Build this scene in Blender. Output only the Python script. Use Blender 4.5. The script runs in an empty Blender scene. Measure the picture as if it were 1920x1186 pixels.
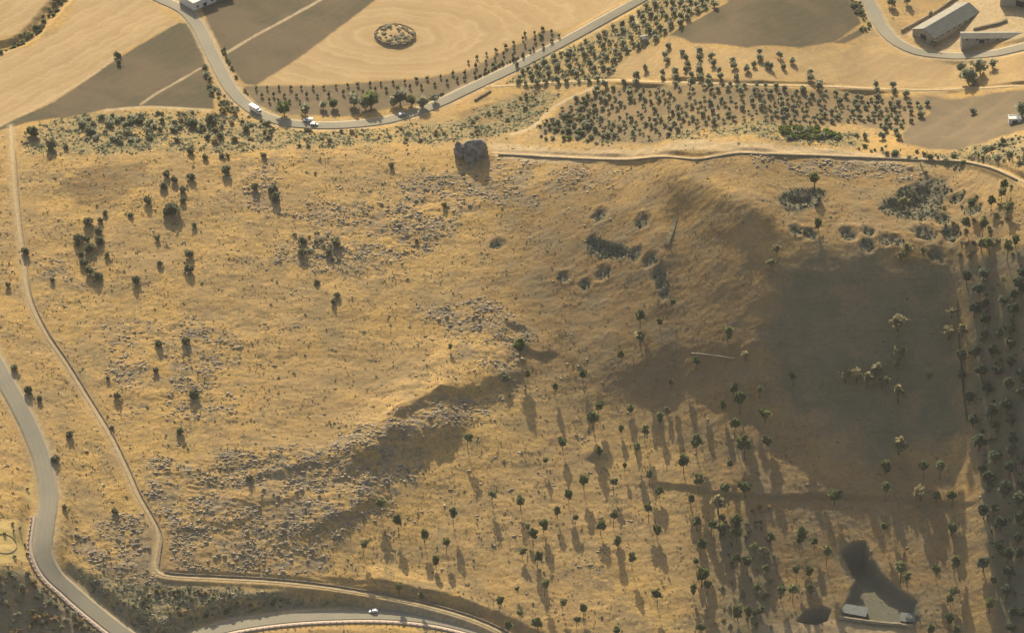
import bpy, math, random
import numpy as np
from mathutils import Vector

# ------------------------------------------------------------------ camera, sky, sun, exposure
scene = bpy.context.scene
COL = scene.collection
random.seed(7)
RNG = np.random.default_rng(11)
DEP = math.radians(33.0)            # depression of the view
DIST = 2400.0
HFOV = math.radians(13.0)
TARGET = np.array([0.0, 0.0, 35.0])
CAMPOS = TARGET + DIST * np.array([0.0, -math.cos(DEP), math.sin(DEP)])
cam_data = bpy.data.cameras.new("camera")
cam = bpy.data.objects.new("camera", cam_data)
COL.objects.link(cam)
cam.location = CAMPOS
cam.rotation_euler = (math.pi / 2 - DEP, 0, 0)
cam_data.sensor_width = 36
cam_data.lens = 18 / math.tan(HFOV / 2)
cam_data.clip_start = 10
cam_data.clip_end = 30000
scene.camera = cam

SUN_EL = math.radians(28.7)
SUN_AZ = math.radians(-9.0)          # behind the hill, a little to the left
world = bpy.data.worlds.new("World")
scene.world = world
world.use_nodes = True
wn = world.node_tree
wn.nodes.clear()
sky = wn.nodes.new("ShaderNodeTexSky")
sky.sky_type = 'NISHITA'
sky.sun_disc = False
sky.sun_elevation = SUN_EL
sky.sun_rotation = SUN_AZ
sky.air_density = 1.0
sky.dust_density = 4.0
sky.ozone_density = 0.4
bg = wn.nodes.new("ShaderNodeBackground")
bg.inputs[1].default_value = 0.09
wo = wn.nodes.new("ShaderNodeOutputWorld")
wn.links.new(sky.outputs[0], bg.inputs[0])
wn.links.new(bg.outputs[0], wo.inputs[0])

sun_data = bpy.data.lights.new("sun", 'SUN')
sun_data.energy = 4.9
sun_data.angle = math.radians(0.5)
sun_data.color = (1.0, 0.89, 0.67)
sun = bpy.data.objects.new("sun", sun_data)
COL.objects.link(sun)
to_sun = Vector((math.sin(SUN_AZ) * math.cos(SUN_EL), math.cos(SUN_AZ) * math.cos(SUN_EL), math.sin(SUN_EL)))
sun.rotation_euler = to_sun.to_track_quat('Z', 'Y').to_euler()
sun.location = (-300, 900, 600)

scene.view_settings.view_transform = 'Standard'
scene.view_settings.look = 'None'
scene.view_settings.exposure = 0.61
scene.view_settings.gamma = 1.0
scene.cycles.pixel_filter_type = 'BLACKMAN_HARRIS'
scene.cycles.filter_width = 1.5
scene.cycles.use_denoising = True
scene.cycles.denoiser = 'OPENIMAGEDENOISE'
scene.cycles.denoising_input_passes = 'RGB_ALBEDO_NORMAL'
scene.cycles.denoising_prefilter = 'ACCURATE'
scene.cycles.max_bounces = 5

# ------------------------------------------------------------------ maths helpers
FPX = 960 / math.tan(HFOV / 2)
FWD = np.array([0.0, math.cos(DEP), -math.sin(DEP)])
UP = np.array([0.0, math.sin(DEP), math.cos(DEP)])
RIGHT = np.array([1.0, 0.0, 0.0])

def ray(px, py):
    px = np.asarray(px, float); py = np.asarray(py, float)
    return FWD + ((px - 960) / FPX)[..., None] * RIGHT + ((593 - py) / FPX)[..., None] * UP

def sstep(a, b, x):
    t = np.clip((x - a) / (b - a), 0, 1)
    return t * t * (3 - 2 * t)

def _hash(ix, iy, seed):
    h = (ix.astype(np.int64) * 374761393 + iy.astype(np.int64) * 668265263 + seed * 974711) & 0xFFFFFFFF
    h = ((h ^ (h >> 13)) * 1274126177) & 0xFFFFFFFF
    return ((h ^ (h >> 16)) & 0xFFFF) / 65535.0

def noise(x, y, seed=0):
    """gradient noise, about -1..1"""
    ix = np.floor(x); iy = np.floor(y)
    fx = x - ix; fy = y - iy
    u = fx * fx * fx * (fx * (fx * 6 - 15) + 10); v = fy * fy * fy * (fy * (fy * 6 - 15) + 10)
    def g(ox, oy):
        a = _hash(ix + ox, iy + oy, seed) * 2 * np.pi
        return np.cos(a) * (fx - ox) + np.sin(a) * (fy - oy)
    return 1.5 * ((g(0, 0) * (1 - u) + g(1, 0) * u) * (1 - v) + (g(0, 1) * (1 - u) + g(1, 1) * u) * v)

def fbm(x, y, seed=0, octv=4, gain=0.5):
    s = 0.0; a = 1.0; t = 0.0
    for k in range(octv):
        s = s + a * noise(x * 2 ** k + 13.7 * k, y * 2 ** k - 7.3 * k, seed + k)
        t += a; a *= gain
    return s / t

# ------------------------------------------------------------------ terrain: slopes read down each line of sight, summed to heights
PYK = np.array([1250, 1180, 1140, 1090, 1040, 960, 880, 830, 780, 700, 620, 540, 480, 430, 360, 300, 285, 260, 230, 180, 100, 0, -90.])
SLOPES = {
    -160: [29, 29, 29, 26, 10, 6, 6, 7, 7, 7, 7, 7, 7, 7, 6, 5, 2, 0, 0, 1, 1, 1, 1],
    0:    [29, 29, 29, 26, 10, 6, 6, 7, 7, 7, 7, 7, 7, 7, 6, 5, 2, 0, 0, 1, 1, 1, 1],
    150:  [22, 17, 14, 14, 12, 9, 8, 8, 8, 9, 9, 9, 9, 8, 8, 6, 2, -2, -1, 1, 1, 1, 1],
    350:  [12, 12, 14, 14, 14, 12, 11, 10, 10, 10, 10, 10, 9, 9, 8, 6, 0, -4, -2, 1, 1, 1, 1],
    600:  [8, 8, 16, 14, 16, 16, 13, 10, 9, 10, 10, 10, 9, 9, 8, 6, 0, -5, -3, 1, 1, 1, 1],
    800:  [8, 8, 10, 12, 13, 14, 15, 14, 12, 11, 11, 11, 10, 10, 9, 6, 0, -6, -3, 1, 1, 1, 1],
    1000: [12, 12, 12, 12, 11, 12, 13, 14, 15, 16, 15, 14, 12, 11, 9, 6, 0, -5, -3, 1, 1, 1, 1],
    1100: [12, 12, 12, 12, 12, 12, 14, 16, 17, 20, 18, 18, 17, 15, 10, 6, 0, -4, -2, 1, 1, 1, 1],
    1190: [12, 12, 12, 12, 12, 13, 15, 17, 18, 25, 21, 22, 20, 16, 12, 7, 0, -4, -2, 1, 1, 1, 1],
    1240: [12, 12, 12, 13, 13, 14, 16, 18, 18, 34, 22, 23, 22, 17, 14, 7, 0, -4, -2, 1, 1, 1, 1],
    1340: [13, 13, 14, 15, 16, 18, 19, 20, 19, 36, 25, 25, 24, 22, 14, 6, 0, -4, -2, 1, 1, 1, 1],
    1420: [16, 16, 17, 18, 18, 19, 20, 20, 22, 35, 28, 27, 28, 21, 8, 5, -1, -4, -3, 1, 1, 1, 1],
    1465: [15, 15, 16, 17, 18, 19, 20, 20, 25, 35, 35, 34, 28, 14, 7, 5, -1, -4, -3, 1, 1, 1, 1],
    1620: [14, 14, 15, 16, 17, 18, 19, 26, 34, 35, 35, 34, 26, 4, 4, 3, -4, -9, -8, -2, 0, 1, 1],
    1790: [17, 17, 17, 17, 18, 18, 18, 23, 31, 33, 33, 32, 23, 7, 6, 4, -6, -10, -9, -3, 0, 1, 1],
    1920: [25, 25, 25, 26, 26, 28, 30, 31, 32, 33, 33, 30, 19, 14, 10, 4, -9, -13, -12, -4, 0, 1, 1],
    2080: [25, 25, 25, 26, 26, 28, 30, 31, 32, 33, 33, 30, 19, 14, 10, 4, -9, -13, -12, -5, -1, 0, 0]}
EXTRA = {1190: {745: 27, 720: 33, 700: 33, 670: 24}, 1240: {745: 33, 720: 36, 700: 36, 670: 34, 600: 24, 540: 24}, 1340: {745: 31, 720: 36, 700: 36, 670: 36, 600: 27, 540: 27, 430: 36, 400: 36, 380: 24},
         1420: {745: 34, 720: 36, 700: 36, 670: 35, 600: 30, 540: 29, 455: 37, 430: 36, 410: 26}, 1465: {745: 33, 720: 36, 700: 36, 670: 36, 600: 35, 455: 24}, 1270: {400: 32, 380: 37, 360: 35, 345: 18}}
KX = np.array(sorted(SLOPES)); KY = np.array(sorted(set(PYK) | {v for e in EXTRA.values() for v in e}))[::-1]
def knots(px):
    base = np.array([np.interp(px, KX, [np.interp(y, PYK[::-1], SLOPES[k][::-1]) for k in KX]) for y in KY])
    return np.where([y in EXTRA.get(px, {}) for y in KY], [EXTRA.get(px, {}).get(y, 0) for y in KY], base)
KXX = np.array(sorted(set(SLOPES) | set(EXTRA))); KS = np.array([knots(px) for px in KXX]); KX = KXX; PYK = KY
cpx = np.arange(-160, 2081, 10.0)
rows = np.arange(1250, -91, -2.0)
ktab = np.array([np.interp(rows, PYK[::-1], s[::-1]) for s in KS])             # knot columns x rows
ktab = np.array([[*r] for r in ktab])
ker = np.hanning(17); ker /= ker.sum()
ktab = np.array([np.convolve(np.pad(r, 8, mode='edge'), ker, 'valid') for r in ktab])
tanS = np.tan(np.radians(np.array([np.interp(cpx, KX, ktab[:, j]) for j in range(len(rows))])))   # rows x cols
z0 = np.interp(cpx, [-160, 300, 1100, 2080], [14, 12, 0, 0])
d = ray(cpx, np.full_like(cpx, rows[0]))
t = (z0 - CAMPOS[2]) / d[:, 2]
P = CAMPOS + t[:, None] * d
tracks = [P]
for j in range(1, len(rows)):
    d = ray(cpx, np.full_like(cpx, rows[j])); s = tanS[j]
    t = (s * (CAMPOS[1] - P[:, 1]) - (CAMPOS[2] - P[:, 2])) / (d[:, 2] - s * d[:, 1])
    P = CAMPOS + t[:, None] * d
    tracks.append(P)
tracks = np.array(tracks)                                                       # rows x cols x 3
YLO = tracks[0, :, 1].max() - 6; YHI = tracks[-1, :, 1].min() + 6
GX, GY = 0.6, 0.7
fx = np.arange(-352, 352.01, GX); fy = np.arange(YLO - 25, YHI + 25, GY)
ctl_y = np.arange(fy[0], fy[-1] + 4, 4.0)
colZ = np.empty((len(ctl_y), len(cpx))); colX = np.empty_like(colZ)
for c in range(len(cpx)):
    colZ[:, c] = np.interp(ctl_y, tracks[:, c, 1], tracks[:, c, 2])
    colX[:, c] = np.interp(ctl_y, tracks[:, c, 1], tracks[:, c, 0])
ctl_z = np.array([np.interp(fx, colX[k], colZ[k]) for k in range(len(ctl_y))])
k2 = np.hanning(25); k2 /= k2.sum()
ctl_z = np.array([np.convolve(np.pad(r, 12, mode='edge'), k2, 'valid') for r in ctl_z])
ti = (fy - ctl_y[0]) / 4.0; i0 = np.clip(np.floor(ti).astype(int), 0, len(ctl_y) - 2); tf = (ti - i0)[:, None]
Z = ctl_z[i0] * (1 - tf) + ctl_z[i0 + 1] * tf
XX, YY = np.meshgrid(fx, fy)

def sample(Zg, x, y):
    u = np.clip((x - fx[0]) / GX, 0, len(fx) - 1.001); v = np.clip((y - fy[0]) / GY, 0, len(fy) - 1.001)
    a = u.astype(int); b = v.astype(int); u = u - a; v = v - b
    return (Zg[b, a] * (1 - u) + Zg[b, a + 1] * u) * (1 - v) + (Zg[b + 1, a] * (1 - u) + Zg[b + 1, a + 1] * u) * v

def cast(Zg, px, py, dz=0.0):
    """where the line of sight through a photo point meets the terrain"""
    px = np.atleast_1d(np.asarray(px, float)); py = np.atleast_1d(np.asarray(py, float))
    dz = np.broadcast_to(np.asarray(dz, float), px.shape)
    d = ray(px, py)
    t = (130 - CAMPOS[2]) / d[:, 2]; tend = (-25 - CAMPOS[2]) / d[:, 2]
    hit = tend.copy(); done = np.zeros(len(px), bool); prev = None
    n = 500
    for k in range(n + 1):
        tt = t + (tend - t) * k / n
        p = CAMPOS + tt[:, None] * d
        g = p[:, 2] - (sample(Zg, p[:, 0], p[:, 1]) + dz)
        if prev is not None:
            new = (~done) & (g <= 0)
            f = prev / np.maximum(prev - g, 1e-9)
            hit = np.where(new, t + (tend - t) * (k - 1 + f) / n, hit); done |= new
        prev = g
    return CAMPOS + hit[:, None] * d

def poly_dist(pts, x, y):
    """distance to a polyline, + on its uphill/left-to-right upper side, and share 0..1 along it"""
    best = np.full(x.shape, 1e9); side = np.zeros(x.shape); along = np.zeros(x.shape)
    seg = np.hypot(*(pts[1:] - pts[:-1]).T); cum = np.concatenate([[0], np.cumsum(seg)])
    for k in range(len(pts) - 1):
        ax, ay = pts[k]; bx, by = pts[k + 1]; L2 = seg[k] ** 2 + 1e-12
        tt = np.clip(((x - ax) * (bx - ax) + (y - ay) * (by - ay)) / L2, 0, 1)
        dd = np.hypot(x - ax - tt * (bx - ax), y - ay - tt * (by - ay))
        m = dd < best
        best = np.where(m, dd, best)
        side = np.where(m, np.sign((bx - ax) * (y - ay) - (by - ay) * (x - ax)), side)
        along = np.where(m, (cum[k] + tt * seg[k]) / cum[-1], along)
    return best, side, along

def poly_in(pts, x, y):
    """signed distance to a closed polygon, + inside"""
    ring = np.vstack([pts, pts[:1]])
    dd, _, _ = poly_dist(ring, x, y)
    c = np.zeros(x.shape, bool)
    for k in range(len(pts)):
        ax, ay = pts[k - 1]; bx, by = pts[k]
        if ay == by: continue
        c ^= ((ay > y) != (by > y)) & (x < (bx - ax) * (y - ay) / (by - ay) + ax)
    return np.where(c, dd, -dd)

def window(pts, pad):
    a = np.searchsorted(fx, pts[:, 0].min() - pad); b = np.searchsorted(fx, pts[:, 0].max() + pad)
    c = np.searchsorted(fy, pts[:, 1].min() - pad); e = np.searchsorted(fy, pts[:, 1].max() + pad)
    return slice(max(c, 0), max(e, c + 1)), slice(max(a, 0), max(b, a + 1))

def curve(pts, step=2.0):
    """Catmull-Rom through the points, resampled evenly"""
    P = np.vstack([2 * pts[0] - pts[1], pts, 2 * pts[-1] - pts[-2]]); out = []
    for k in range(1, len(P) - 2):
        for u in np.linspace(0, 1, 24, endpoint=False):
            a, b, c, e = P[k - 1], P[k], P[k + 1], P[k + 2]
            out.append(0.5 * (2 * b + (c - a) * u + (2 * a - 5 * b + 4 * c - e) * u ** 2 + (3 * b - a - 3 * c + e) * u ** 3))
    out.append(P[-2]); out = np.array(out)
    L = np.concatenate([[0], np.cumsum(np.linalg.norm(out[1:, :2] - out[:-1, :2], axis=1))])
    n = max(2, int(L[-1] / step)); s = np.linspace(0, L[-1], n + 1)
    return np.stack([np.interp(s, L, out[:, i]) for i in range(out.shape[1])], 1)

Z0 = Z.copy()
def at0(pts, dz=0.0):
    pts = np.array(pts, float)
    return cast(Z0, pts[:, 0], pts[:, 1], dz)

# broad unevenness of the hill (little on the fields beyond)
hillmask = sstep(60, -10, YY - np.interp(XX, [-352, -60, 100, 352], [at0([(20, 285)])[0][1], at0([(900, 285)])[0][1], at0([(1250, 295)])[0][1], at0([(1900, 320)])[0][1]]))
Z += hillmask * (1.1 * fbm(XX / 45, YY / 45, 3, 3) + 0.55 * fbm(XX / 14, YY / 10, 5, 3))
Z += (1 - hillmask) * 0.5 * fbm(XX / 60, YY / 60, 8, 2)

def scarp(px_pts, h, w, L, ta=0.25, wob=2.5):
    """ground held up behind a line and falling steeply at it"""
    p = curve(at0(px_pts)[:, :2], 4.0); p = p[np.argsort(p[:, 0])]
    sl = window(p, 4 * L)
    x, y = XX[sl], YY[sl]
    al = (x - p[0, 0]) / (p[-1, 0] - p[0, 0])
    ly = np.interp(x, p[:, 0], np.convolve(np.pad(p[:, 1], 4, mode='edge'), np.ones(9) / 9, 'valid'))
    hgt = h * (0.75 + 0.5 * fbm(x / 17, x * 0 + h, 23, 3))
    sd = (y - ly) * 0.9 + wob * fbm(x / 11, y / 9, 21, 4)
    taper = sstep(0, ta, al) * sstep(1, 1 - ta, al)
    Z[sl] += hgt * taper * sstep(0, w, sd) * np.exp(-np.clip((sd - w) / L, 0, None) ** 2)

scarp([(690, 832), (720, 822), (760, 799), (820, 769), (880, 748), (950, 730), (1020, 708)], 5.2, 8, 26, 0.3, 5.0)
scarp([(600, 925), (650, 905), (690, 885), (735, 866), (780, 856), (830, 846), (900, 824)], 8.0, 13, 24, 0.35, 6.0)
scarp([(540, 1030), (620, 990), (690, 960), (745, 928)], 2.6, 6, 16, 0.3, 4.0)
scarp([(450, 915), (540, 890), (620, 872), (700, 850)], 1.5, 4, 18, 0.3, 4.0)
scarp([(270, 902), (350, 893), (430, 888), (500, 872), (590, 836)], 0.8, 3, 16, 0.3, 4.0)
scarp([(295, 1008), (360, 1000), (440, 985), (520, 962)], 0.9, 3, 16, 0.3, 4.0)
scarp([(400, 960), (480, 950), (560, 935), (600, 925)], 0.8, 3, 14, 0.3, 4.0)
scarp([(1195, 345), (1250, 368), (1310, 392), (1380, 425), (1440, 455), (1500, 492)], 2.2, 14, 10, 0.3, 4.0)
scarp([(1195, 908), (1290, 918), (1350, 930), (1420, 941), (1500, 938), (1600, 938), (1720, 943), (1850, 943)], 2.0, 2.4, 14, 0.08, 0.8)
scarp([(955, 662), (1000, 666), (1055, 672)], 3, 3, 9, 0.4)
scarp([(930, 600), (1010, 640)], 1.8, 2, 9, 0.4)
scarp([(1090, 856), (1150, 866)], 2.0, 3, 9, 0.4)
scarp([(670, 1106), (760, 1118), (830, 1138), (880, 1150), (925, 1166)], 2.6, 3, 9, 0.2, 0.8)
scarp([(590, 1082), (680, 1095), (750, 1103), (830, 1128), (900, 1153)], 1.4, 1.6, 8, 0.2, 0.5)

def pit(px, py, rx, ry, depth, soft=0.35):
    """round hollow; sizes in metres across and along"""
    c = at0([(px, py)])[0]; sl = window(np.array([[c[0], c[1]]]), 3 * max(rx, ry))
    x, y = XX[sl], YY[sl]
    q = np.hypot((x - c[0]) / rx, (y - c[1]) / ry) + 0.42 * fbm(x / 4, y / 4, 31, 3)
    Z[sl] -= 0.28 * depth * sstep(1.15, soft, q)
    Z[sl] += 0.10 * depth * np.exp(-((q - 1.3) / 0.3) ** 2)

PITS = [(1125, 405, 4.5, 5, 3.4), (1205, 415, 4.6, 5, 3.2), 
        (1192, 478, 3.4, 5, 2.8), (1220, 487, 4, 5, 3.0), (1130, 511, 4.6, 5, 3.2), (1058, 519, 3.6, 4, 2.2), (1098, 533, 3.4, 4, 2.2),
        (1492, 432, 3.6, 4, 2.4), (1518, 438, 4.2, 4.5, 2.6), (1592, 438, 5, 5.5, 3.4), (1627, 434, 4, 4.5, 2.8), (1627, 460, 4.3, 5, 3.0), (1662, 449, 4.6, 5, 3.2), (1682, 451, 3.4, 4, 2.2),
        (1735, 438, 7.2, 6, 3.8), (1782, 441, 5, 6, 3.4), (1757, 478, 5, 4.5, 2.6), (935, 456, 4, 4.5, 1.9), (1236, 515, 4, 7, 3), (1242, 540, 3.4, 7, 2.0), (1765, 410, 5, 5, 2.5), (1825, 392, 5, 5, 2.5), (1795, 372, 4.5, 4.5, 2.2)]
for p_ in PITS: pit(*p_)

def hollow(px_pts, depth, w, rough=1.5):
    p = at0(px_pts)[:, :2]; sl = window(p, 20)
    x, y = XX[sl], YY[sl]
    sd = poly_in(p, x, y) + rough * fbm(x / 10, y / 10, 41, 3)
    Z[sl] -= depth * sstep(0, w, sd)
    return sl, sd
hollow([(1455, 370), (1480, 356), (1525, 352), (1550, 358), (1535, 385), (1490, 395), (1465, 386)], 2.4, 10, 4.5)
hollow([(1640, 385), (1690, 352), (1735, 332), (1772, 334), (1780, 355), (1765, 395), (1735, 415), (1690, 412), (1660, 400)], 3.4, 15, 6.0)
hollow([(1095, 452), (1110, 441), (1132, 450), (1174, 461), (1185, 475), (1168, 488), (1125, 485), (1102, 472)], 1.7, 4.0, 1.6)
zone_later = [(1095, 452), (1110, 441), (1132, 450), (1174, 461), (1185, 475), (1168, 488), (1125, 485), (1102, 472)]
hollow([(1490, 1166), (1508, 1143), (1540, 1132), (1560, 1143), (1556, 1162), (1530, 1172)], 5.5, 4, 0.8)
QUARRY = [(1576, 1035), (1600, 1016), (1622, 1012), (1634, 1040), (1652, 1072), (1690, 1108), (1722, 1126), (1728, 1164), (1700, 1176), (1640, 1172), (1572, 1160), (1588, 1122), (1602, 1085)]
qp = at0(QUARRY)[:, :2]; qsl = window(qp, 12)
qfloor = at0([(1640, 1172)])[0][2] - 0.5
qd = poly_in(qp, XX[qsl], YY[qsl]) + 0.9 * fbm(XX[qsl] / 6, YY[qsl] / 6, 44, 3)
qw = sstep(-0.5, 4.5, qd)
Z[qsl] = Z[qsl] * (1 - qw) + np.minimum(Z[qsl], qfloor + 0.04 * (YY[qsl] - qp[:, 1].min())) * qw

# the stone ring mound in the straw field
RING = at0([(741, 68)])[0]
rr = np.hypot(XX - RING[0], YY - RING[1])
Z += 1.7 * sstep(13.0, 9.0, rr + 0.8 * fbm(XX / 5, YY / 5, 51, 2))
# ditch at top left
p = curve(at0([(130, -15), (95, 20), (70, 50), (50, 68), (20, 82), (-30, 96)])[:, :2]); sl = window(p, 20)
dd, _, _ = poly_dist(p, XX[sl], YY[sl])
Z[sl] -= 2.6 * sstep(6.5, 1.5, dd + fbm(XX[sl] / 6, YY[sl] / 6, 52, 2))

# roads and tracks cut level across the slope
def carve(px_pts, dzs, half, bank, cut=0.14):
    pw = at0(px_pts, np.array(dzs, float))
    c = curve(pw, 2.0)
    zk = np.hanning(21); zk /= zk.sum()
    c[:, 2] = np.convolve(np.pad(c[:, 2], 10, mode='edge'), zk, 'valid')
    sl = window(c[:, :2], half + bank + 6)
    x, y = XX[sl], YY[sl]
    best = np.full(x.shape, 1e9); zc = np.zeros(x.shape)
    for k in range(0, len(c) - 1):
        (ax, ay, az), (bx, by, bz) = c[k], c[k + 1]
        L2 = (bx - ax) ** 2 + (by - ay) ** 2 + 1e-9
        lx0, lx1 = min(ax, bx) - half - bank - 3, max(ax, bx) + half + bank + 3
        ly0, ly1 = min(ay, by) - half - bank - 3, max(ay, by) + half + bank + 3
        i0_, i1_ = np.searchsorted(x[0], lx0), np.searchsorted(x[0], lx1)
        j0_, j1_ = np.searchsorted(y[:, 0], ly0), np.searchsorted(y[:, 0], ly1)
        if i1_ <= i0_ or j1_ <= j0_: continue
        q = (slice(j0_, j1_), slice(i0_, i1_))
        tt = np.clip(((x[q] - ax) * (bx - ax) + (y[q] - ay) * (by - ay)) / L2, 0, 1)
        dq = np.hypot(x[q] - ax - tt * (bx - ax), y[q] - ay - tt * (by - ay))
        m = dq < best[q]
        best[q] = np.where(m, dq, best[q]); zc[q] = np.where(m, az + tt * (bz - az), zc[q])
    w = 1 - sstep(half + 0.6, half + 0.6 + bank, best)
    Z[sl] = Z[sl] * (1 - w) + (zc - cut) * w
    return c

TOPROAD = [(245, -40), (275, -15), (305, 0), (345, 20), (372, 50), (392, 90), (412, 130), (432, 165), (460, 195), (495, 217), (540, 230), (600, 235), (660, 233), (720, 226), (770, 213), (820, 195), (870, 171), (940, 138), (1010, 104), (1090, 61), (1160, 22), (1215, -8), (1280, -45)]
top_c = carve(TOPROAD, [0] * len(TOPROAD), 4.0, 4)
RIGHTROAD = [(1590, -55), (1612, -20), (1632, 10), (1650, 45), (1675, 74), (1715, 95), (1770, 105), (1830, 104), (1880, 96), (1950, 80), (2010, 66)]
right_c = carve(RIGHTROAD, [0] * len(RIGHTROAD), 4.0, 4)
LOWROAD = [(-70, 560), (-35, 630), (5, 705), (33, 755), (62, 815), (82, 870), (91, 930), (84, 985), (80, 1030), (98, 1073), (135, 1110), (180, 1148), (225, 1183), (268, 1208), (310, 1216), (350, 1200), (395, 1182), (450, 1169), (530, 1158), (620, 1152), (720, 1151), (800, 1158), (870, 1172), (930, 1192), (1000, 1225)]
low_dz = np.interp(np.arange(len(LOWROAD)), [0, 7, 9, 12, 14, 18, 22, 24], [0, -0.8, -1.6, -2, -2, -2.2, -1.8, -1])
low_c = carve(LOWROAD, low_dz, 6.6, 7)
TRACK = [(20, 235), (23, 290), (27, 350), (33, 410), (42, 480), (53, 555), (82, 620), (122, 680), (162, 745), (202, 810), (232, 870), (259, 930), (285, 975), (297, 1005), (293, 1040), (292, 1066), (312, 1079), (400, 1084), (500, 1089), (600, 1099), (700, 1115), (780, 1131), (850, 1149), (905, 1168), (950, 1190), (1000, 1220)]
track_c = carve(TRACK, [0] * len(TRACK), 1.7, 2.2, 0.08)
CREST = [(922, 287), (1000, 292), (1100, 297), (1180, 299), (1240, 293), (1300, 297), (1340, 292), (1385, 285), (1440, 287), (1540, 291), (1640, 295), (1740, 299), (1800, 303), (1850, 311), (1895, 328), (1940, 352)]
crest_c = carve(CREST, [0] * len(CREST), 1.6, 2.0, 0.06)
GROVETRACK = [(920, 163), (960, 161), (1040, 155), (1140, 151), (1250, 154), (1400, 158), (1560, 163), (1700, 169), (1800, 168), (1860, 163), (1960, 160)]
grove_c = carve(GROVETRACK, [0] * len(GROVETRACK), 1.4, 1.5, 0.06)

# ------------------------------------------------------------------ ground cover zones, drawn on the terrain in metres
ZONES = {k: np.zeros_like(Z) for k in ("straw", "fallow", "soil", "dark", "rock", "scrub", "pale", "damp", "sand", "brown")}
WOB = fbm(XX / 7, YY / 7, 61, 3); WOB2 = fbm(XX / 22, YY / 22, 62, 4)
def zone(name, px_pts, soft=1.5, wob=1.2, wob2=0.0, amount=1.0):
    p = at0(px_pts)[:, :2]; sl = window(p, 8 + 3 * wob + 3 * wob2 + soft)
    sd = poly_in(p, XX[sl], YY[sl]) + wob * WOB[sl] + wob2 * WOB2[sl]
    ZONES[name][sl] = np.maximum(ZONES[name][sl], amount * sstep(-soft, soft, sd))
def band(name, c, half, soft=1.0, wob=0.6, amount=1.0):
    sl = window(c[:, :2], half + 8)
    dd, _, _ = poly_dist(c[::2, :2], XX[sl], YY[sl])
    ZONES[name][sl] = np.maximum(ZONES[name][sl], amount * sstep(half + soft, half - soft, dd + wob * WOB[sl]))
def line(name, px_pts, half, soft=0.8, wob=0.5, amount=1.0):
    band(name, curve(at0(px_pts), 3.0), half, soft, wob, amount)

zone("straw", [(-60, 112), (60, 86), (105, 62), (138, 20), (150, -60), (240, -60), (262, -6), (300, 16), (335, 44), (230, 98), (212, 114), (100, 190), (0, 232), (-60, 250)])
zone("straw", [(-60, -60), (110, -60), (100, -5), (62, 38), (30, 62), (-60, 84)])
zone("straw", [(484, 161), (560, 110), (640, 50), (700, 5), (760, -60), (1240, -60), (1140, 22), (1050, 58), (1020, 54), (950, 89), (880, 129), (800, 144), (600, 158)])
zone("fallow", [(335, 44), (352, 44), (374, 80), (392, 140), (402, 205), (280, 201), (200, 205), (150, 216), (60, 228), (0, 244), (-60, 262), (0, 236), (100, 192), (213, 115)], 1.0, 0.8)
zone("fallow", [(375, 10), (420, -60), (800, -60), (712, -5), (640, 49), (560, 109), (480, 160), (458, 158), (425, 115), (405, 75)], 1.0, 0.8)
zone("fallow", [(1256, 66), (1310, 36), (1362, 6), (1400, -60), (1590, -60), (1598, 0), (1614, 44), (1568, 78), (1500, 90), (1400, 90), (1300, 82)], 1.0, 0.6)
zone("fallow", [(1562, 81), (1617, 52), (1618, 64), (1584, 82)], 0.7, 0.3)
zone("soil", [(455, 162), (600, 161), (800, 146), (880, 132), (950, 92), (1020, 57), (1052, 64), (1042, 80), (930, 130), (870, 165), (810, 190), (650, 218), (520, 214), (480, 196)])
zone("soil", [(1735, 180), (1960, 172), (1960, 240), (1850, 266), (1740, 280), (1690, 268), (1695, 240), (1740, 215)], 2, 2)
zone("soil", [(1010, 250), (1060, 190), (1160, 160), (1290, 158), (1480, 165), (1600, 175), (1745, 182), (1740, 225), (1690, 246), (1600, 232), (1500, 238), (1430, 226), (1340, 238), (1290, 243), (1230, 268), (1120, 265)], 3, 2, 0, 0.75)
zone("straw", [(1155, 120), (1215, 92), (1262, 84), (1300, 90), (1400, 97), (1500, 97), (1570, 92), (1640, 70), (1680, 92), (1760, 116), (1960, 100), (1960, 158), (1700, 166), (1400, 155), (1150, 150)], 3, 3, 3, 0.6)
zone("scrub", [(948, 158), (985, 120), (1190, 30), (1255, -40), (1370, -40), (1345, 15), (1255, 60), (1220, 85), (1180, 100), (1150, 140), (1135, 156)], 2, 2, 0, 0.6)
zone("scrub", [(130, 215), (400, 207), (480, 226), (600, 248), (850, 225), (1000, 165), (1060, 168), (1000, 240), (870, 262), (640, 272), (400, 286), (60, 290), (40, 250)], 3, 4, 5, 0.75)
zone("brown", [(850, 215), (1000, 168), (1050, 175), (1000, 225), (900, 262)], 3, 3, 3, 0.9)
zone("brown", [(1560, 170), (1600, 90), (1700, 105), (1790, 118), (1780, 140), (1640, 160)], 3, 6, 6, 0.6)
zone("brown", [(110, 350), (170, 310), (280, 305), (270, 340), (215, 380), (150, 385)], 3, 3, 5, 0.8)
zone("scrub", [(990, 240), (1100, 215), (1300, 240), (1500, 235), (1600, 250), (1620, 275), (1480, 270), (1300, 262), (1120, 270)], 3, 3, 3, 0.7)
zone("dark", [(-60, 1068), (20, 1066), (62, 1076), (110, 1120), (170, 1162), (225, 1200), (225, 1260), (-60, 1260)], 2, 2, 2, 0.75)  # ground colour darkened to deepen the shade on this corner slope
zone("scrub", [(250, 1092), (420, 1102), (700, 1122), (900, 1152), (870, 1166), (620, 1144), (430, 1162), (300, 1205), (200, 1155), (115, 1075), (140, 1052)], 3, 4, 4, 1.0)
zone("rock", [(250, 1092), (420, 1102), (600, 1118), (620, 1144), (430, 1162), (300, 1205), (200, 1155), (140, 1052)], 3, 4, 4, 0.6)
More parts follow.
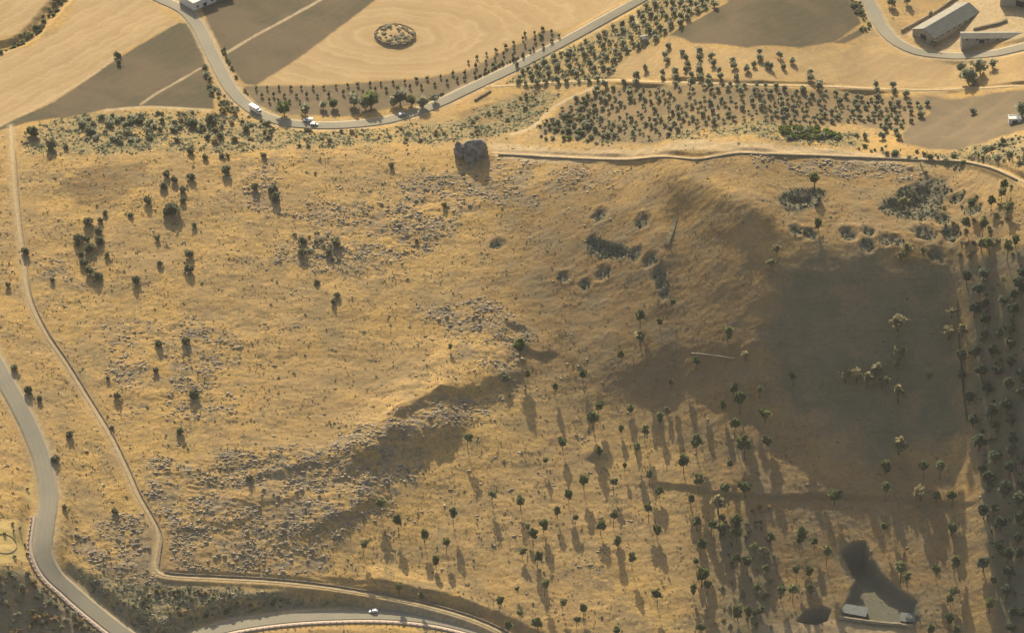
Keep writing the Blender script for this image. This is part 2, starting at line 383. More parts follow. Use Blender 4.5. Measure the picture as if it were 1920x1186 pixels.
zone("scrub", [(1740, 300), (1790, 285), (1960, 255), (1960, 330), (1880, 310)], 3, 3, 4, 0.8)
# rocky ground
zone("rock", [(560, 400), (700, 370), (760, 345), (880, 305), (960, 300), (1180, 320), (1190, 345), (1000, 375), (850, 420), (800, 480), (640, 520), (520, 490)], 6, 5, 10, 0.75)
zone("rock", [(285, 870), (480, 850), (650, 822), (760, 782), (880, 742), (960, 728), (900, 790), (790, 845), (765, 930), (640, 1010), (600, 1085), (315, 1068), (330, 1000), (270, 930)], 4, 4, 9, 0.95)
zone("rock", [(105, 1000), (270, 950), (292, 1060), (300, 1100), (270, 1110), (140, 1045)], 4, 4, 6, 0.75)
zone("rock", [(780, 570), (900, 560), (1000, 620), (960, 720), (850, 670)], 6, 5, 8, 0.7)
zone("rock", [(180, 620), (300, 590), (440, 630), (440, 800), (250, 790), (200, 700)], 6, 6, 10, 0.55)
zone("rock", [(1385, 294), (1600, 302), (1760, 312), (1740, 335), (1500, 325)], 3, 3, 4, 0.7)
zone("rock", [(450, 300), (520, 290), (540, 400), (470, 400)], 4, 4, 6, 0.5)
zone("rock", [(1070, 1060), (1110, 1045), (1160, 1080), (1140, 1100), (1090, 1085)], 3, 3, 4, 0.6)
zone("rock", [(300, 1100), (420, 1110), (560, 1120), (560, 1135), (380, 1150), (300, 1120)], 3, 3, 5, 0.6)
zone("rock", [(60, 470), (130, 470), (150, 540), (80, 540)], 3, 3, 4, 0.5)
zone("rock", [(-60, 1075), (60, 1075), (120, 1130), (200, 1190), (200, 1240), (-60, 1240)], 4, 3, 4, 0.6)
# shade of the steep slope deepened in the turf colour; orchard soil
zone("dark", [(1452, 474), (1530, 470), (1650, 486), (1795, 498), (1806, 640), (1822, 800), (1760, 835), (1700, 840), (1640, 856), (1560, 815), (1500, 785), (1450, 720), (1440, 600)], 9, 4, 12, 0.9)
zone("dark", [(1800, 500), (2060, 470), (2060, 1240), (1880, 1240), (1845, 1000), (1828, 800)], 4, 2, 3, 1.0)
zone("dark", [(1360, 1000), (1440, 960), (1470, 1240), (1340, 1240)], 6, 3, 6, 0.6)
zone("brown", [(870, 330), (1100, 320), (1200, 340), (1460, 470), (1440, 720), (1250, 760), (1000, 720), (900, 560), (960, 430)], 24, 4, 22, 0.85)
zone("brown", [(1200, 720), (1450, 740), (1560, 820), (1830, 850), (1840, 1240), (1330, 1240), (1330, 950)], 22, 5, 18, 0.8)
zone("brown", [(1200, 310), (1760, 310), (1900, 400), (1880, 500), (1460, 470)], 14, 4, 14, 0.7)
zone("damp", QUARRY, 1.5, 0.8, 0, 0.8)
zone("dark", QUARRY, 1.5, 0.8, 0, 1.0)  # quarry floor darkened in colour to stand for the shade in the cut
zone("damp", [(1490, 1166), (1508, 1143), (1540, 1132), (1560, 1143), (1556, 1162), (1530, 1172)], 1, 0.6, 0, 0.8)
zone("damp", [(1455, 370), (1480, 354), (1525, 350), (1550, 358), (1535, 387), (1490, 397), (1465, 386)], 2, 2, 0, 0.8)
zone("damp", [(1640, 385), (1690, 352), (1735, 332), (1772, 334), (1780, 355), (1765, 395), (1735, 415), (1690, 412), (1660, 400)], 2, 2, 0, 0.8)
zone("damp", zone_later, 1.2, 0.8, 0, 1.0)
for (a_, b_, c_, e_, f_) in PITS:
    q_ = at0([(a_, b_)])[0]; sl = window(np.array([[q_[0], q_[1]]]), 12)
    ZONES["damp"][sl] = np.maximum(ZONES["damp"][sl], 0.85 * sstep(1.2, 0.6, np.hypot((XX[sl] - q_[0]) / c_, (YY[sl] - q_[1]) / e_) + 0.45 * WOB[sl]))
zone("sand", [(-60, 985), (30, 975), (64, 972), (60, 1040), (0, 1060), (-60, 1065)], 0.6, 0.4)
zone("sand", [(40, 905), (62, 900), (66, 935), (45, 935)], 2, 1.5, 0, 0.9)
zone("pale", [(1690, 60), (1790, 0), (1960, -40), (1960, 75), (1800, 98), (1740, 92)], 2, 2, 0, 0.75)
zone("pale", [(920, 268), (1000, 275), (1180, 280), (1400, 268), (1620, 285), (1780, 298), (1760, 303), (1380, 285), (1180, 298), (930, 294)], 2, 2, 2, 0.75)
zone("pale", [(1420, 1172), (1570, 1160), (1720, 1178), (1720, 1240), (1420, 1240)], 2, 1.5, 0, 0.5)
band("pale", track_c, 2.2, 1.6, 1.2, 0.6)
band("pale", top_c, 5.6, 1.2, 0.8, 0.7); band("pale", right_c, 5.6, 1.2, 0.8, 0.7); band("pale", low_c, 6.4, 1.2, 0.7, 0.6)
line("pale", [(376, 128), (330, 155), (290, 178), (264, 196)], 0.8)
line("pale", [(416, 104), (480, 66), (540, 34), (600, 0), (640, -25)], 1.0)
line("pale", [(0, 236), (60, 206), (120, 172), (200, 122), (225, 100)], 0.9, 0.8, 0.6, 0.8)
line("pale", [(960, 252), (1000, 238), (1040, 200), (1100, 170), (1130, 158)], 1.3)
line("pale", [(1188, 28), (1195, 45), (1200, 65)], 1.0)
line("pale", [(200, 207), (280, 201), (400, 208)], 1.2)
zone("fallow", [(392, 150), (402, 205), (270, 200), (330, 160)], 1, 0.5, 0, 0.45)

# stripes left by the harvester: distance across the swaths
def across(a, b):
    pa, pb = at0([a])[0][:2], at0([b])[0][:2]
    n = (pb - pa) / np.linalg.norm(pb - pa)
    return (XX - pa[0]) * -n[1] + (YY - pa[1]) * n[0]
stripe = across((0, 215), (320, 40)) + 3.0 * WOB2
cs = np.hypot((XX - RING[0]) * 0.62, YY - RING[1]) + 2.0 * WOB2
tmp = np.zeros_like(Z)
pC = at0([(470, 165), (560, 100), (700, -10), (760, -60), (1240, -60), (1060, 50), (880, 135)])[:, :2]
slc = window(pC, 10); tmp[slc] = sstep(-2, 2, poly_in(pC, XX[slc], YY[slc]))
stripe = stripe * (1 - tmp) + cs * tmp

# small relief: ledges of rock, terracettes and tussocks
rockM = ZONES["rock"]
flat = np.clip(ZONES["straw"] + ZONES["fallow"] + ZONES["soil"] + ZONES["sand"] + ZONES["pale"], 0, 1)
strata = np.abs(noise(XX / 7 + 0.8 * WOB, (YY + 0.35 * XX) / 3.4 + 1.2 * WOB, 71))
ledge = 0.5 * rockM * (1.5 * (0.5 - strata) + 0.9 * np.abs(fbm(XX / 3.2, YY / 3.2, 73, 2)))
roadM = np.zeros_like(Z)
for c_, h_ in ((top_c, 4.6), (right_c, 4.6), (low_c, 7.4), (track_c, 2.4), (crest_c, 2.2), (grove_c, 2.0)):
    sl = window(c_[:, :2], h_ + 4)
    dd, _, _ = poly_dist(c_[::2, :2], XX[sl], YY[sl])
    roadM[sl] = np.maximum(roadM[sl], sstep(h_ + 1.5, h_, dd))
tuss = 0.5 * (1 - flat) * hillmask * (0.55 + 0.9 * sstep(-0.5, 0.5, WOB2)) * (0.16 * noise(XX / 1.6, YY / 1.6, 81) + 0.22 * noise(XX / 3.7, YY / 2.6, 82) + 0.14 * np.abs(noise(XX / 9 + WOB, (YY + 0.2 * XX) / 2.6 + WOB, 83)))
smoothd = 1 - 0.85 * sstep(0.4, 1.0, ZONES["dark"])
Z += (1 - roadM) * (ledge + tuss * smoothd)
Z += (1 - roadM) * ZONES["scrub"] * 0.25 * noise(XX / 2.4, YY / 2.4, 85)

def at(px, py):
    return cast(Z, [px], [py])[0]
def ground(x, y):
    return float(sample(Z, np.array([x]), np.array([y]))[0])

# ------------------------------------------------------------------ materials
def new_mat(name):
    m = bpy.data.materials.new(name); m.use_nodes = True
    n = m.node_tree.nodes; l = m.node_tree.links
    return m, n, l, n["Principled BSDF"]
class NT:
    """tiny node helper"""
    def __init__(s, name, rough=0.95, spec=0.1):
        s.m, s.n, s.l, s.b = new_mat(name)
        s.b.inputs["Roughness"].default_value = rough
        s.b.inputs["Specular IOR Level"].default_value = spec
    def tex(s, kind='Object'):
        if not hasattr(s, 'tc'): s.tc = s.n.new("ShaderNodeTexCoord")
        return s.tc.outputs[kind]
    def noise(s, scale, detail=3, rough=0.55, vec=None, stretch=None):
        t = s.n.new("ShaderNodeTexNoise"); t.inputs["Scale"].default_value = scale; t.inputs["Detail"].default_value = detail; t.inputs["Roughness"].default_value = rough
        v = vec or s.tex()
        if stretch:
            mp = s.n.new("ShaderNodeMapping"); mp.inputs["Scale"].default_value = stretch; s.l.new(v, mp.inputs[0]); v = mp.outputs[0]
        s.l.new(v, t.inputs["Vector"]); return t.outputs["Fac"]
    def ramp(s, fac, a, b, ca=(0, 0, 0, 1), cb=(1, 1, 1, 1)):
        r = s.n.new("ShaderNodeMapRange"); r.interpolation_type = 'SMOOTHSTEP'
        r.inputs["From Min"].default_value = a; r.inputs["From Max"].default_value = b
        s.l.new(fac, r.inputs[0]); return r.outputs[0]
    def mix(s, fac, a, b, mode='MIX'):
        m = s.n.new("ShaderNodeMix"); m.data_type = 'RGBA'; m.blend_type = mode
        for sock, v in ((m.inputs[0], fac), (m.inputs[6], a), (m.inputs[7], b)):
            if isinstance(v, (int, float)): sock.default_value = v
            elif isinstance(v, tuple): sock.default_value = (*v, 1)
            else: s.l.new(v, sock)
        return m.outputs[2]
    def math(s, op, a, b=0.0, c=None):
        m = s.n.new("ShaderNodeMath"); m.operation = op
        for i, v in enumerate((a, b) if c is None else (a, b, c)):
            if isinstance(v, (int, float)): m.inputs[i].default_value = v
            else: s.l.new(v, m.inputs[i])
        return m.outputs[0]
    def attr(s, name):
        a = s.n.new("ShaderNodeAttribute"); a.attribute_name = name; return a
    def color(s, c):
        if isinstance(c, tuple): s.b.inputs["Base Color"].default_value = (*c, 1)
        else: s.l.new(c, s.b.inputs["Base Color"])
        return s
    def bump(s, h, strength, dist):
        b = s.n.new("ShaderNodeBump"); b.inputs["Strength"].default_value = strength; b.inputs["Distance"].default_value = dist
        s.l.new(h, b.inputs["Height"]); s.l.new(b.outputs[0], s.b.inputs["Normal"]); return s

def ground_material():
    g = NT("dry_hill_ground", 0.97, 0.05)
    A, B, C = g.attr("zone_a"), g.attr("zone_b"), g.attr("zone_c")
    sa = g.n.new("ShaderNodeSeparateColor"); g.l.new(A.outputs["Color"], sa.inputs[0])
    sb = g.n.new("ShaderNodeSeparateColor"); g.l.new(B.outputs["Color"], sb.inputs[0])
    sc = g.n.new("ShaderNodeSeparateColor"); g.l.new(C.outputs["Color"], sc.inputs[0])
    n_big = g.noise(0.018, 4); n_mid = g.noise(0.09, 4); n_small = g.noise(0.42, 4, 0.65); n_fine = g.noise(1.3, 3, 0.7)
    n_tuft = g.noise(0.75, 2, 0.6, None, (0.8, 1.3, 1))
    # golden grass
    c = g.mix(g.ramp(n_big, 0.36, 0.64), (0.465, 0.287, 0.092), (0.415, 0.265, 0.105))
    c = g.mix(g.math('MULTIPLY', g.ramp(n_mid, 0.5, 0.72), 0.6), c, (0.31, 0.21, 0.085))
    c = g.mix(g.math('MULTIPLY', g.ramp(n_mid, 0.46, 0.28), 0.55), c, (0.48, 0.295, 0.09))
    c = g.mix(g.math('MULTIPLY', g.ramp(n_tuft, 0.5, 0.66), 0.62), c, (0.25, 0.18, 0.085))
    c = g.mix(g.math('MULTIPLY', g.ramp(g.noise(0.9, 3, 0.7), 0.55, 0.66), 0.75), c, (0.16, 0.118, 0.058))
    c = g.mix(g.math('MULTIPLY', g.ramp(g.noise(1.05, 3, 0.7, None, (0.8, 1.2, 1)), 0.40, 0.30), 0.5), c, (0.58, 0.41, 0.19))
    c = g.mix(g.math('MULTIPLY', g.ramp(n_small, 0.55, 0.36), 0.4), c, (0.50, 0.355, 0.15))
    n_pat = g.noise(0.045, 5, 0.62)
    stony = g.mix(g.ramp(n_fine, 0.3, 0.7), (0.345, 0.245, 0.12), (0.20, 0.15, 0.08))
    c = g.mix(g.math('MULTIPLY', g.ramp(g.math('ADD', n_pat, g.math('MULTIPLY', n_small, 0.55)), 0.74, 0.88), 0.7), c, stony)
    c = g.mix(g.math('MULTIPLY', g.ramp(g.noise(0.033, 4, 0.6), 0.55, 0.68), 0.5), c, (0.45, 0.28, 0.11))
    c = g.mix(g.math('MULTIPLY', g.ramp(g.noise(0.014, 5, 0.6), 0.48, 0.64), 0.55), c, (0.33, 0.225, 0.105))
    c = g.mix(g.math('MULTIPLY', g.ramp(g.noise(0.07, 5, 0.7, None, (0.6, 1.5, 1)), 0.56, 0.7), 0.45), c, (0.26, 0.20, 0.115))
    # brown thin turf
    br = g.mix(g.ramp(n_small, 0.35, 0.65), (0.225, 0.146, 0.066), (0.172, 0.117, 0.058))
    br = g.mix(g.ramp(n_mid, 0.42, 0.64), br, (0.195, 0.15, 0.085))
    c = g.mix(g.math('MULTIPLY', sc.outputs[1], 0.9), c, br)
    # dark tone: shade painted on steep turf and quarry floor; tilled orchard soil
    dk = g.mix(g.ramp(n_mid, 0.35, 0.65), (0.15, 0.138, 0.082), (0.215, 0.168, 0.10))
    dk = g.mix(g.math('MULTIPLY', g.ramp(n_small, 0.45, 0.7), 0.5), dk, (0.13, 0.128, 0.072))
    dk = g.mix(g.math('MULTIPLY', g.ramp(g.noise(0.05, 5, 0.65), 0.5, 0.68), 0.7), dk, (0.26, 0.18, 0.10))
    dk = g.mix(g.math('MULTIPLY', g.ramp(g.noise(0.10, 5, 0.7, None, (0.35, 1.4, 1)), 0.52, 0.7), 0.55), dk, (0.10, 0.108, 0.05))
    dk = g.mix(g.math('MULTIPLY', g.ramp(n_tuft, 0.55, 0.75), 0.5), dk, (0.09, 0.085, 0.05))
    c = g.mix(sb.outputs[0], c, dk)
    # scrubby verge
    sr = g.mix(g.ramp(n_small, 0.36, 0.62), (0.34, 0.25, 0.13), (0.17, 0.165, 0.085))
    sr = g.mix(g.math('MULTIPLY', g.ramp(n_fine, 0.5, 0.7), 0.5), sr, (0.12, 0.125, 0.06))
    c = g.mix(g.math('MULTIPLY', sb.outputs[2], g.ramp(n_mid, 0.25, 0.55)), c, sr)
    # straw stubble with swaths
    st = g.mix(g.ramp(n_mid, 0.3, 0.7), (0.42, 0.295, 0.15), (0.38, 0.26, 0.125))
    stripe_a = g.attr("stripe")
    wob = g.math('MULTIPLY', n_mid, 9.0)
    w1 = g.math('SINE', g.math('MULTIPLY', g.math('ADD', stripe_a.outputs["Fac"], wob), 1.15))
    w2 = g.math('SINE', g.math('MULTIPLY', g.math('ADD', stripe_a.outputs["Fac"], wob), 0.37))
    st = g.mix(g.math('MULTIPLY', g.ramp(w1, 0.1, 0.95), 0.38), st, (0.48, 0.355, 0.19))
    st = g.mix(g.math('MULTIPLY', g.ramp(w2, 0.2, 1.0), 0.4), st, (0.33, 0.225, 0.11))
    st = g.mix(g.math('MULTIPLY', g.ramp(n_big, 0.5, 0.7), 0.4), st, (0.37, 0.255, 0.12))
    st = g.mix(g.math('MULTIPLY', g.ramp(n_small, 0.5, 0.7), 0.3), st, (0.36, 0.25, 0.13))
    c = g.mix(sa.outputs[0], c, st)
    fa = g.mix(g.ramp(n_mid, 0.3, 0.7), (0.112, 0.09, 0.056), (0.098, 0.087, 0.05))
    fa = g.mix(g.math('MULTIPLY', g.ramp(g.noise(0.03, 3), 0.4, 0.62), 0.8), fa, (0.155, 0.115, 0.072))
    fa = g.mix(g.math('MULTIPLY', g.ramp(n_small, 0.5, 0.75), 0.4), fa, (0.09, 0.08, 0.05))
    fa = g.mix(g.math('MULTIPLY', g.ramp(w1, 0.3, 1.0), 0.16), fa, (0.165, 0.13, 0.085))
    fa = g.mix(g.math('MULTIPLY', g.ramp(g.noise(0.16, 4, 0.7), 0.55, 0.75), 0.3), fa, (0.095, 0.09, 0.05))
    c = g.mix(sa.outputs[1], c, fa)
    so = g.mix(g.ramp(n_mid, 0.3, 0.7), (0.185, 0.138, 0.085), (0.15, 0.117, 0.071))
    so = g.mix(g.math('MULTIPLY', g.ramp(n_small, 0.45, 0.7), 0.5), so, (0.19, 0.155, 0.09))
    so = g.mix(g.math('MULTIPLY', g.ramp(w2, 0.3, 1.0), 0.22), so, (0.27, 0.19, 0.105))
    c = g.mix(sa.outputs[2], c, so)
    # exposed limestone
    vo = g.n.new("ShaderNodeTexVoronoi"); vo.inputs["Scale"].default_value = 0.55; g.l.new(g.tex(), vo.inputs["Vector"])
    rk = g.mix(g.ramp(n_fine, 0.3, 0.7), (0.36, 0.285, 0.19), (0.19, 0.155, 0.11))
    rk = g.mix(g.math('MULTIPLY', g.ramp(vo.outputs["Distance"], 0.5, 0.9), 0.6), rk, (0.10, 0.09, 0.07))
    rfac = g.math('MULTIPLY', sb.outputs[1], g.ramp(g.math('ADD', n_small, g.math('MULTIPLY', n_mid, 0.7)), 0.84, 0.98))
    c = g.mix(rfac, c, rk)
    pl = g.mix(g.ramp(n_small, 0.35, 0.65), (0.50, 0.395, 0.25), (0.40, 0.30, 0.17))
    c = g.mix(g.math('MULTIPLY', sc.outputs[0], 0.85), c, pl)
    dm = g.mix(g.ramp(n_fine, 0.35, 0.65), (0.09, 0.095, 0.07), (0.14, 0.132, 0.092))  # grey tone that paints shade into pits, hollows and the quarry floor
    c = g.mix(A.outputs["Alpha"], c, dm)
    sn = g.mix(g.ramp(n_small, 0.3, 0.7), (0.58, 0.40, 0.13), (0.50, 0.37, 0.16))
    c = g.mix(sc.outputs[2], c, sn)
    g.color(c)
    hgt = g.math('ADD', g.math('MULTIPLY', n_fine, 0.35), g.math('MULTIPLY', n_small, 0.8))
    g.bump(hgt, 0.5, 0.7)
    return g.m

def simple(name, c1, c2, scale=1.0, rough=0.9, spec=0.2, bump=0.0, obj_rand=0.0):
    g = NT(name, rough, spec)
    f = g.ramp(g.noise(scale, 4, 0.6), 0.3, 0.7)
    c = g.mix(f, c1, c2)
    if obj_rand:
        oi = g.n.new("ShaderNodeObjectInfo")
        v = g.n.new("ShaderNodeHueSaturation"); g.l.new(c, v.inputs["Color"])
        g.l.new(g.math('MULTIPLY_ADD', oi.outputs["Random"], obj_rand, 1 - obj_rand / 2), v.inputs["Value"]); c = v.outputs[0]
    g.color(c)
    if bump: g.bump(g.noise(scale * 2, 3), bump, 0.3)
    return g.m

def leaf_material(name, dark, lite, rand=0.5):
    g = NT(name, 0.7, 0.15)
    tint = g.attr("tint")
    c = g.mix(tint.outputs["Fac"], dark, lite)
    oi = g.n.new("ShaderNodeObjectInfo")
    v = g.n.new("ShaderNodeHueSaturation"); g.l.new(c, v.inputs["Color"])
    g.l.new(g.math('MULTIPLY_ADD', oi.outputs["Random"], rand, 1 - rand / 2), v.inputs["Value"])
    g.l.new(g.math('MULTIPLY_ADD', oi.outputs["Random"], -0.04, 0.52), v.inputs["Hue"])
    g.color(v.outputs[0])
    tr = g.n.new("ShaderNodeBsdfTranslucent"); g.l.new(v.outputs[0], tr.inputs[0])
    mx = g.n.new("ShaderNodeMixShader"); mx.inputs[0].default_value = 0.5
    out = g.n["Material Output"]
    g.l.new(g.b.outputs[0], mx.inputs[1]); g.l.new(tr.outputs[0], mx.inputs[2]); g.l.new(mx.outputs[0], out.inputs[0])
    return g.m

def asphalt_material():
    g = NT("worn_asphalt", 0.9, 0.25)
    n1, n2, n3 = g.noise(0.05, 4), g.noise(0.9, 3), g.noise(0.25, 3, 0.6)
    c = g.mix(g.ramp(n1, 0.3, 0.7), (0.275, 0.24, 0.165), (0.235, 0.21, 0.15))
    c = g.mix(g.math('MULTIPLY', g.ramp(n2, 0.45, 0.75), 0.4), c, (0.33, 0.29, 0.21))
    e = g.attr("edge").outputs["Fac"]
    tr = g.math('MULTIPLY', g.ramp(g.math('SINE', g.math('MULTIPLY', e, 12.5)), 0.2, 1.0), 0.28)
    c = g.mix(tr, c, (0.20, 0.18, 0.145))
    c = g.mix(g.math('MULTIPLY', g.ramp(g.math('ADD', g.math('ABSOLUTE', e), g.math('MULTIPLY', n3, 0.5)), 0.95, 1.25), 0.8), c, (0.40, 0.31, 0.18))
    g.color(c); g.bump(n2, 0.2, 0.05)
    return g.m

M_GROUND = ground_material()
M_ROAD = asphalt_material()
M_PATH = simple("pale_dust", (0.50, 0.38, 0.22), (0.41, 0.30, 0.155), 0.5, 0.97, 0.05, 0.4)
M_ROCK = simple("limestone", (0.375, 0.31, 0.215), (0.235, 0.195, 0.135), 0.35, 0.95, 0.1, 0.8)
M_CRAG = simple("weathered_crag_stone", (0.34, 0.31, 0.27), (0.13, 0.125, 0.11), 0.35, 0.95, 0.1, 1.0)
M_WALL = simple("dry_stone", (0.30, 0.25, 0.17), (0.15, 0.12, 0.085), 1.2, 0.95, 0.1, 0.8)
M_KERB = simple("pink_render", (0.56, 0.43, 0.35), (0.45, 0.34, 0.27), 0.8, 0.9, 0.2, 0.2)
M_PAVE = simple("pink_paving", (0.50, 0.40, 0.30), (0.42, 0.33, 0.25), 0.5, 0.9, 0.2)
M_BARK = simple("bark", (0.13, 0.095, 0.06), (0.07, 0.05, 0.035), 2.0, 0.95, 0.05, 0.6)
M_LEAF = leaf_material("dark_green_leaves", (0.085, 0.105, 0.045), (0.25, 0.28, 0.12), 0.5)
M_OLIVE = leaf_material("olive_leaves", (0.19, 0.20, 0.13), (0.42, 0.43, 0.29), 0.35)
M_YELLOW = leaf_material("dry_yellow_leaves", (0.20, 0.185, 0.09), (0.37, 0.345, 0.19), 0.3)
M_LIME = leaf_material("fresh_green_leaves", (0.075, 0.10, 0.025), (0.23, 0.27, 0.07), 0.3)
M_SHRUB = leaf_material("shrub_leaves", (0.09, 0.098, 0.06), (0.24, 0.245, 0.14), 0.4)
M_ORCH = leaf_material("blue_green_leaves", (0.045, 0.065, 0.045), (0.14, 0.18, 0.11), 0.6)  # orchard crowns darkened and blued in colour for their shaded slope
M_DRY = leaf_material("dry_weed", (0.20, 0.15, 0.07), (0.40, 0.31, 0.15), 0.4)
M_PALEWEED = leaf_material("grey_weed", (0.30, 0.28, 0.19), (0.58, 0.54, 0.38), 0.3)

# ------------------------------------------------------------------ object helpers
def mesh_obj(name, verts, faces, mat, parent=None, attrs=None, smooth=False, loc=None):
    me = bpy.data.meshes.new(name)
    verts = np.asarray(verts, np.float32)
    if isinstance(faces, np.ndarray):
        nf, k = faces.shape
        me.vertices.add(len(verts)); me.vertices.foreach_set("co", verts.ravel())
        me.loops.add(nf * k); me.loops.foreach_set("vertex_index", faces.astype(np.int32).ravel())
        me.polygons.add(nf); me.polygons.foreach_set("loop_start", (np.arange(nf) * k).astype(np.int32))
        me.update(calc_edges=True)
    else:
        me.from_pydata(verts.tolist(), [], [list(f) for f in faces])
        me.update()
    for an, (typ, data) in (attrs or {}).items():
        a = me.attributes.new(an, typ, 'POINT')
        a.data.foreach_set("color" if typ == 'FLOAT_COLOR' else "value", np.asarray(data, np.float32).ravel())
    if smooth: me.polygons.foreach_set("use_smooth", np.ones(len(me.polygons), bool))
    for m in (mat if isinstance(mat, (list, tuple)) else [mat]): me.materials.append(m)
    o = bpy.data.objects.new(name, me); COL.objects.link(o)
    if parent is not None: o.parent = parent
    if loc is not None: o.location = loc
    return o
def tag(o, label=None, cat=None, group=None, kind=None):
    for k, v in (("label", label), ("category", cat), ("group", group), ("kind", kind)):
        if v: o[k] = v
    return o
def empty(name, loc, rz=0.0):
    o = bpy.data.objects.new(name, None); COL.objects.link(o)
    o.location = loc; o.rotation_euler = (0, 0, rz); o.empty_display_size = 0.5
    return o
def copy_tree(o, parent=None):
    c = o.copy(); COL.objects.link(c)
    if parent is not None: c.parent = parent
    for ch in list(o.children): copy_tree(ch, c)
    return c

# ------------------------------------------------------------------ the ground sheet
gx = np.concatenate([fx[0] - np.geomspace(4000, 3, 28), fx, fx[-1] + np.geomspace(3, 4000, 28)])
gy = np.concatenate([fy[0] - np.geomspace(4000, 3, 28), fy, fy[-1] + np.geomspace(3, 6000, 28)])
ex, ey = np.meshgrid(gx, gy)
gz = sample(Z, ex, ey).astype(np.float32)
out_d = np.hypot(np.clip(np.abs(ex) - fx[-1], 0, None), np.clip(np.maximum(fy[0] - ey, ey - fy[-1]), 0, None))
gz += np.where(out_d > 0, sstep(0, 400, out_d) * 14 * fbm(ex / 500, ey / 500, 91, 2) - 12 * sstep(0, 1500, out_d), 0)
nx, ny = len(gx), len(gy)
gi = np.arange(nx * ny).reshape(ny, nx)
gf = np.stack([gi[:-1, :-1], gi[:-1, 1:], gi[1:, 1:], gi[1:, :-1]], -1).reshape(-1, 4)
inside = (out_d == 0)
zs = {k: np.where(inside, sample(v, ex, ey), 0).ravel() for k, v in ZONES.items()}
one = np.ones(nx * ny)
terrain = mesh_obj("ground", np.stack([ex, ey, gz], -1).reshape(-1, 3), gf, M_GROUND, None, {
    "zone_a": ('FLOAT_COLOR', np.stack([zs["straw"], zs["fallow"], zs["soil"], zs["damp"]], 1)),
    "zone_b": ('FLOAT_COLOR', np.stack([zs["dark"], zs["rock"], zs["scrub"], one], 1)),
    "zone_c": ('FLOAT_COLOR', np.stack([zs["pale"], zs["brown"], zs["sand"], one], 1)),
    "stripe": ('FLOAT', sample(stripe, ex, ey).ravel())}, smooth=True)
tag(terrain, kind="structure")

def ribbon(name, c, half, mat, lift=0.0, thick=0.5, wob=0.25):
    """a road or track laid along a levelled line"""
    tn = np.gradient(c[:, :2], axis=0); tn /= np.linalg.norm(tn, axis=1)[:, None]
    nrm = np.stack([-tn[:, 1], tn[:, 0]], 1)
    offs = np.array([-1.0, -1.0, -0.7, -0.35, 0, 0.35, 0.7, 1.0, 1.0])
    k = len(offs); V = []; E = []
    s = np.arange(len(c)) * 2.0
    for j, f in enumerate(offs):
        w = half * f + (np.sign(f) * wob * fbm(s / 5.0, s * 0 + 3.1 * np.sign(f), 95, 3) if abs(f) == 1 else 0)
        z = c[:, 2] + lift + 0.06 * (1 - f * f) - (thick if j in (0, k - 1) else 0)
        V.append(np.stack([c[:, 0] + nrm[:, 0] * w, c[:, 1] + nrm[:, 1] * w, z], 1)); E.append(np.full(len(c), f))
    V = np.stack(V, 1).reshape(-1, 3); E = np.stack(E, 1).ravel()
    i = np.arange(len(c) * k).reshape(len(c), k)
    F = np.stack([i[:-1, :-1], i[1:, :-1], i[1:, 1:], i[:-1, 1:]], -1).reshape(-1, 4)[:, ::-1]
    return tag(mesh_obj(name, V, F, mat, None, {"edge": ('FLOAT', E)}, smooth=False), kind="structure")
ribbon("country_road", top_c, 4.1, M_ROAD)
ribbon("farm_road", right_c, 4.0, M_ROAD)
ribbon("hairpin_road", low_c, 4.9, M_ROAD)
ribbon("hill_track", track_c, 0.9, M_PATH, 0.02, 0.3, 0.4)
ribbon("crest_path", crest_c, 0.95, M_PATH, 0.02, 0.3, 0.4)
ribbon("grove_track", grove_c, 1.1, M_PATH, 0.02, 0.3, 0.4)

# thin summer haze over the whole valley
def haze_box(density):
    x0, x1, y0, y1, z0_, z1 = -4500, 4500, fy[0] - 4500, fy[-1] + 6500, float(gz.min()) - 1.0, float(CAMPOS[2]) + 60
    V = [(x, y, z) for z in (z0_, z1) for y in (y0, y1) for x in (x0, x1)]
    me = bpy.data.meshes.new("haze"); me.from_pydata(V, [], [(0, 2, 3, 1), (4, 5, 7, 6), (0, 1, 5, 4), (1, 3, 7, 5), (3, 2, 6, 7), (2, 0, 4, 6)]); me.update()
    o = bpy.data.objects.new("haze", me); COL.objects.link(o); o["kind"] = "stuff"
    m = bpy.data.materials.new("haze"); m.use_nodes = True; n = m.node_tree.nodes; n.clear()
    v = n.new("ShaderNodeVolumePrincipled"); v.inputs["Density"].default_value = density; v.inputs["Color"].default_value = (0.92, 0.90, 0.84, 1)
    out = n.new("ShaderNodeOutputMaterial"); m.node_tree.links.new(v.outputs[0], out.inputs["Volume"]); me.materials.append(m)
haze_box(2.0e-5)

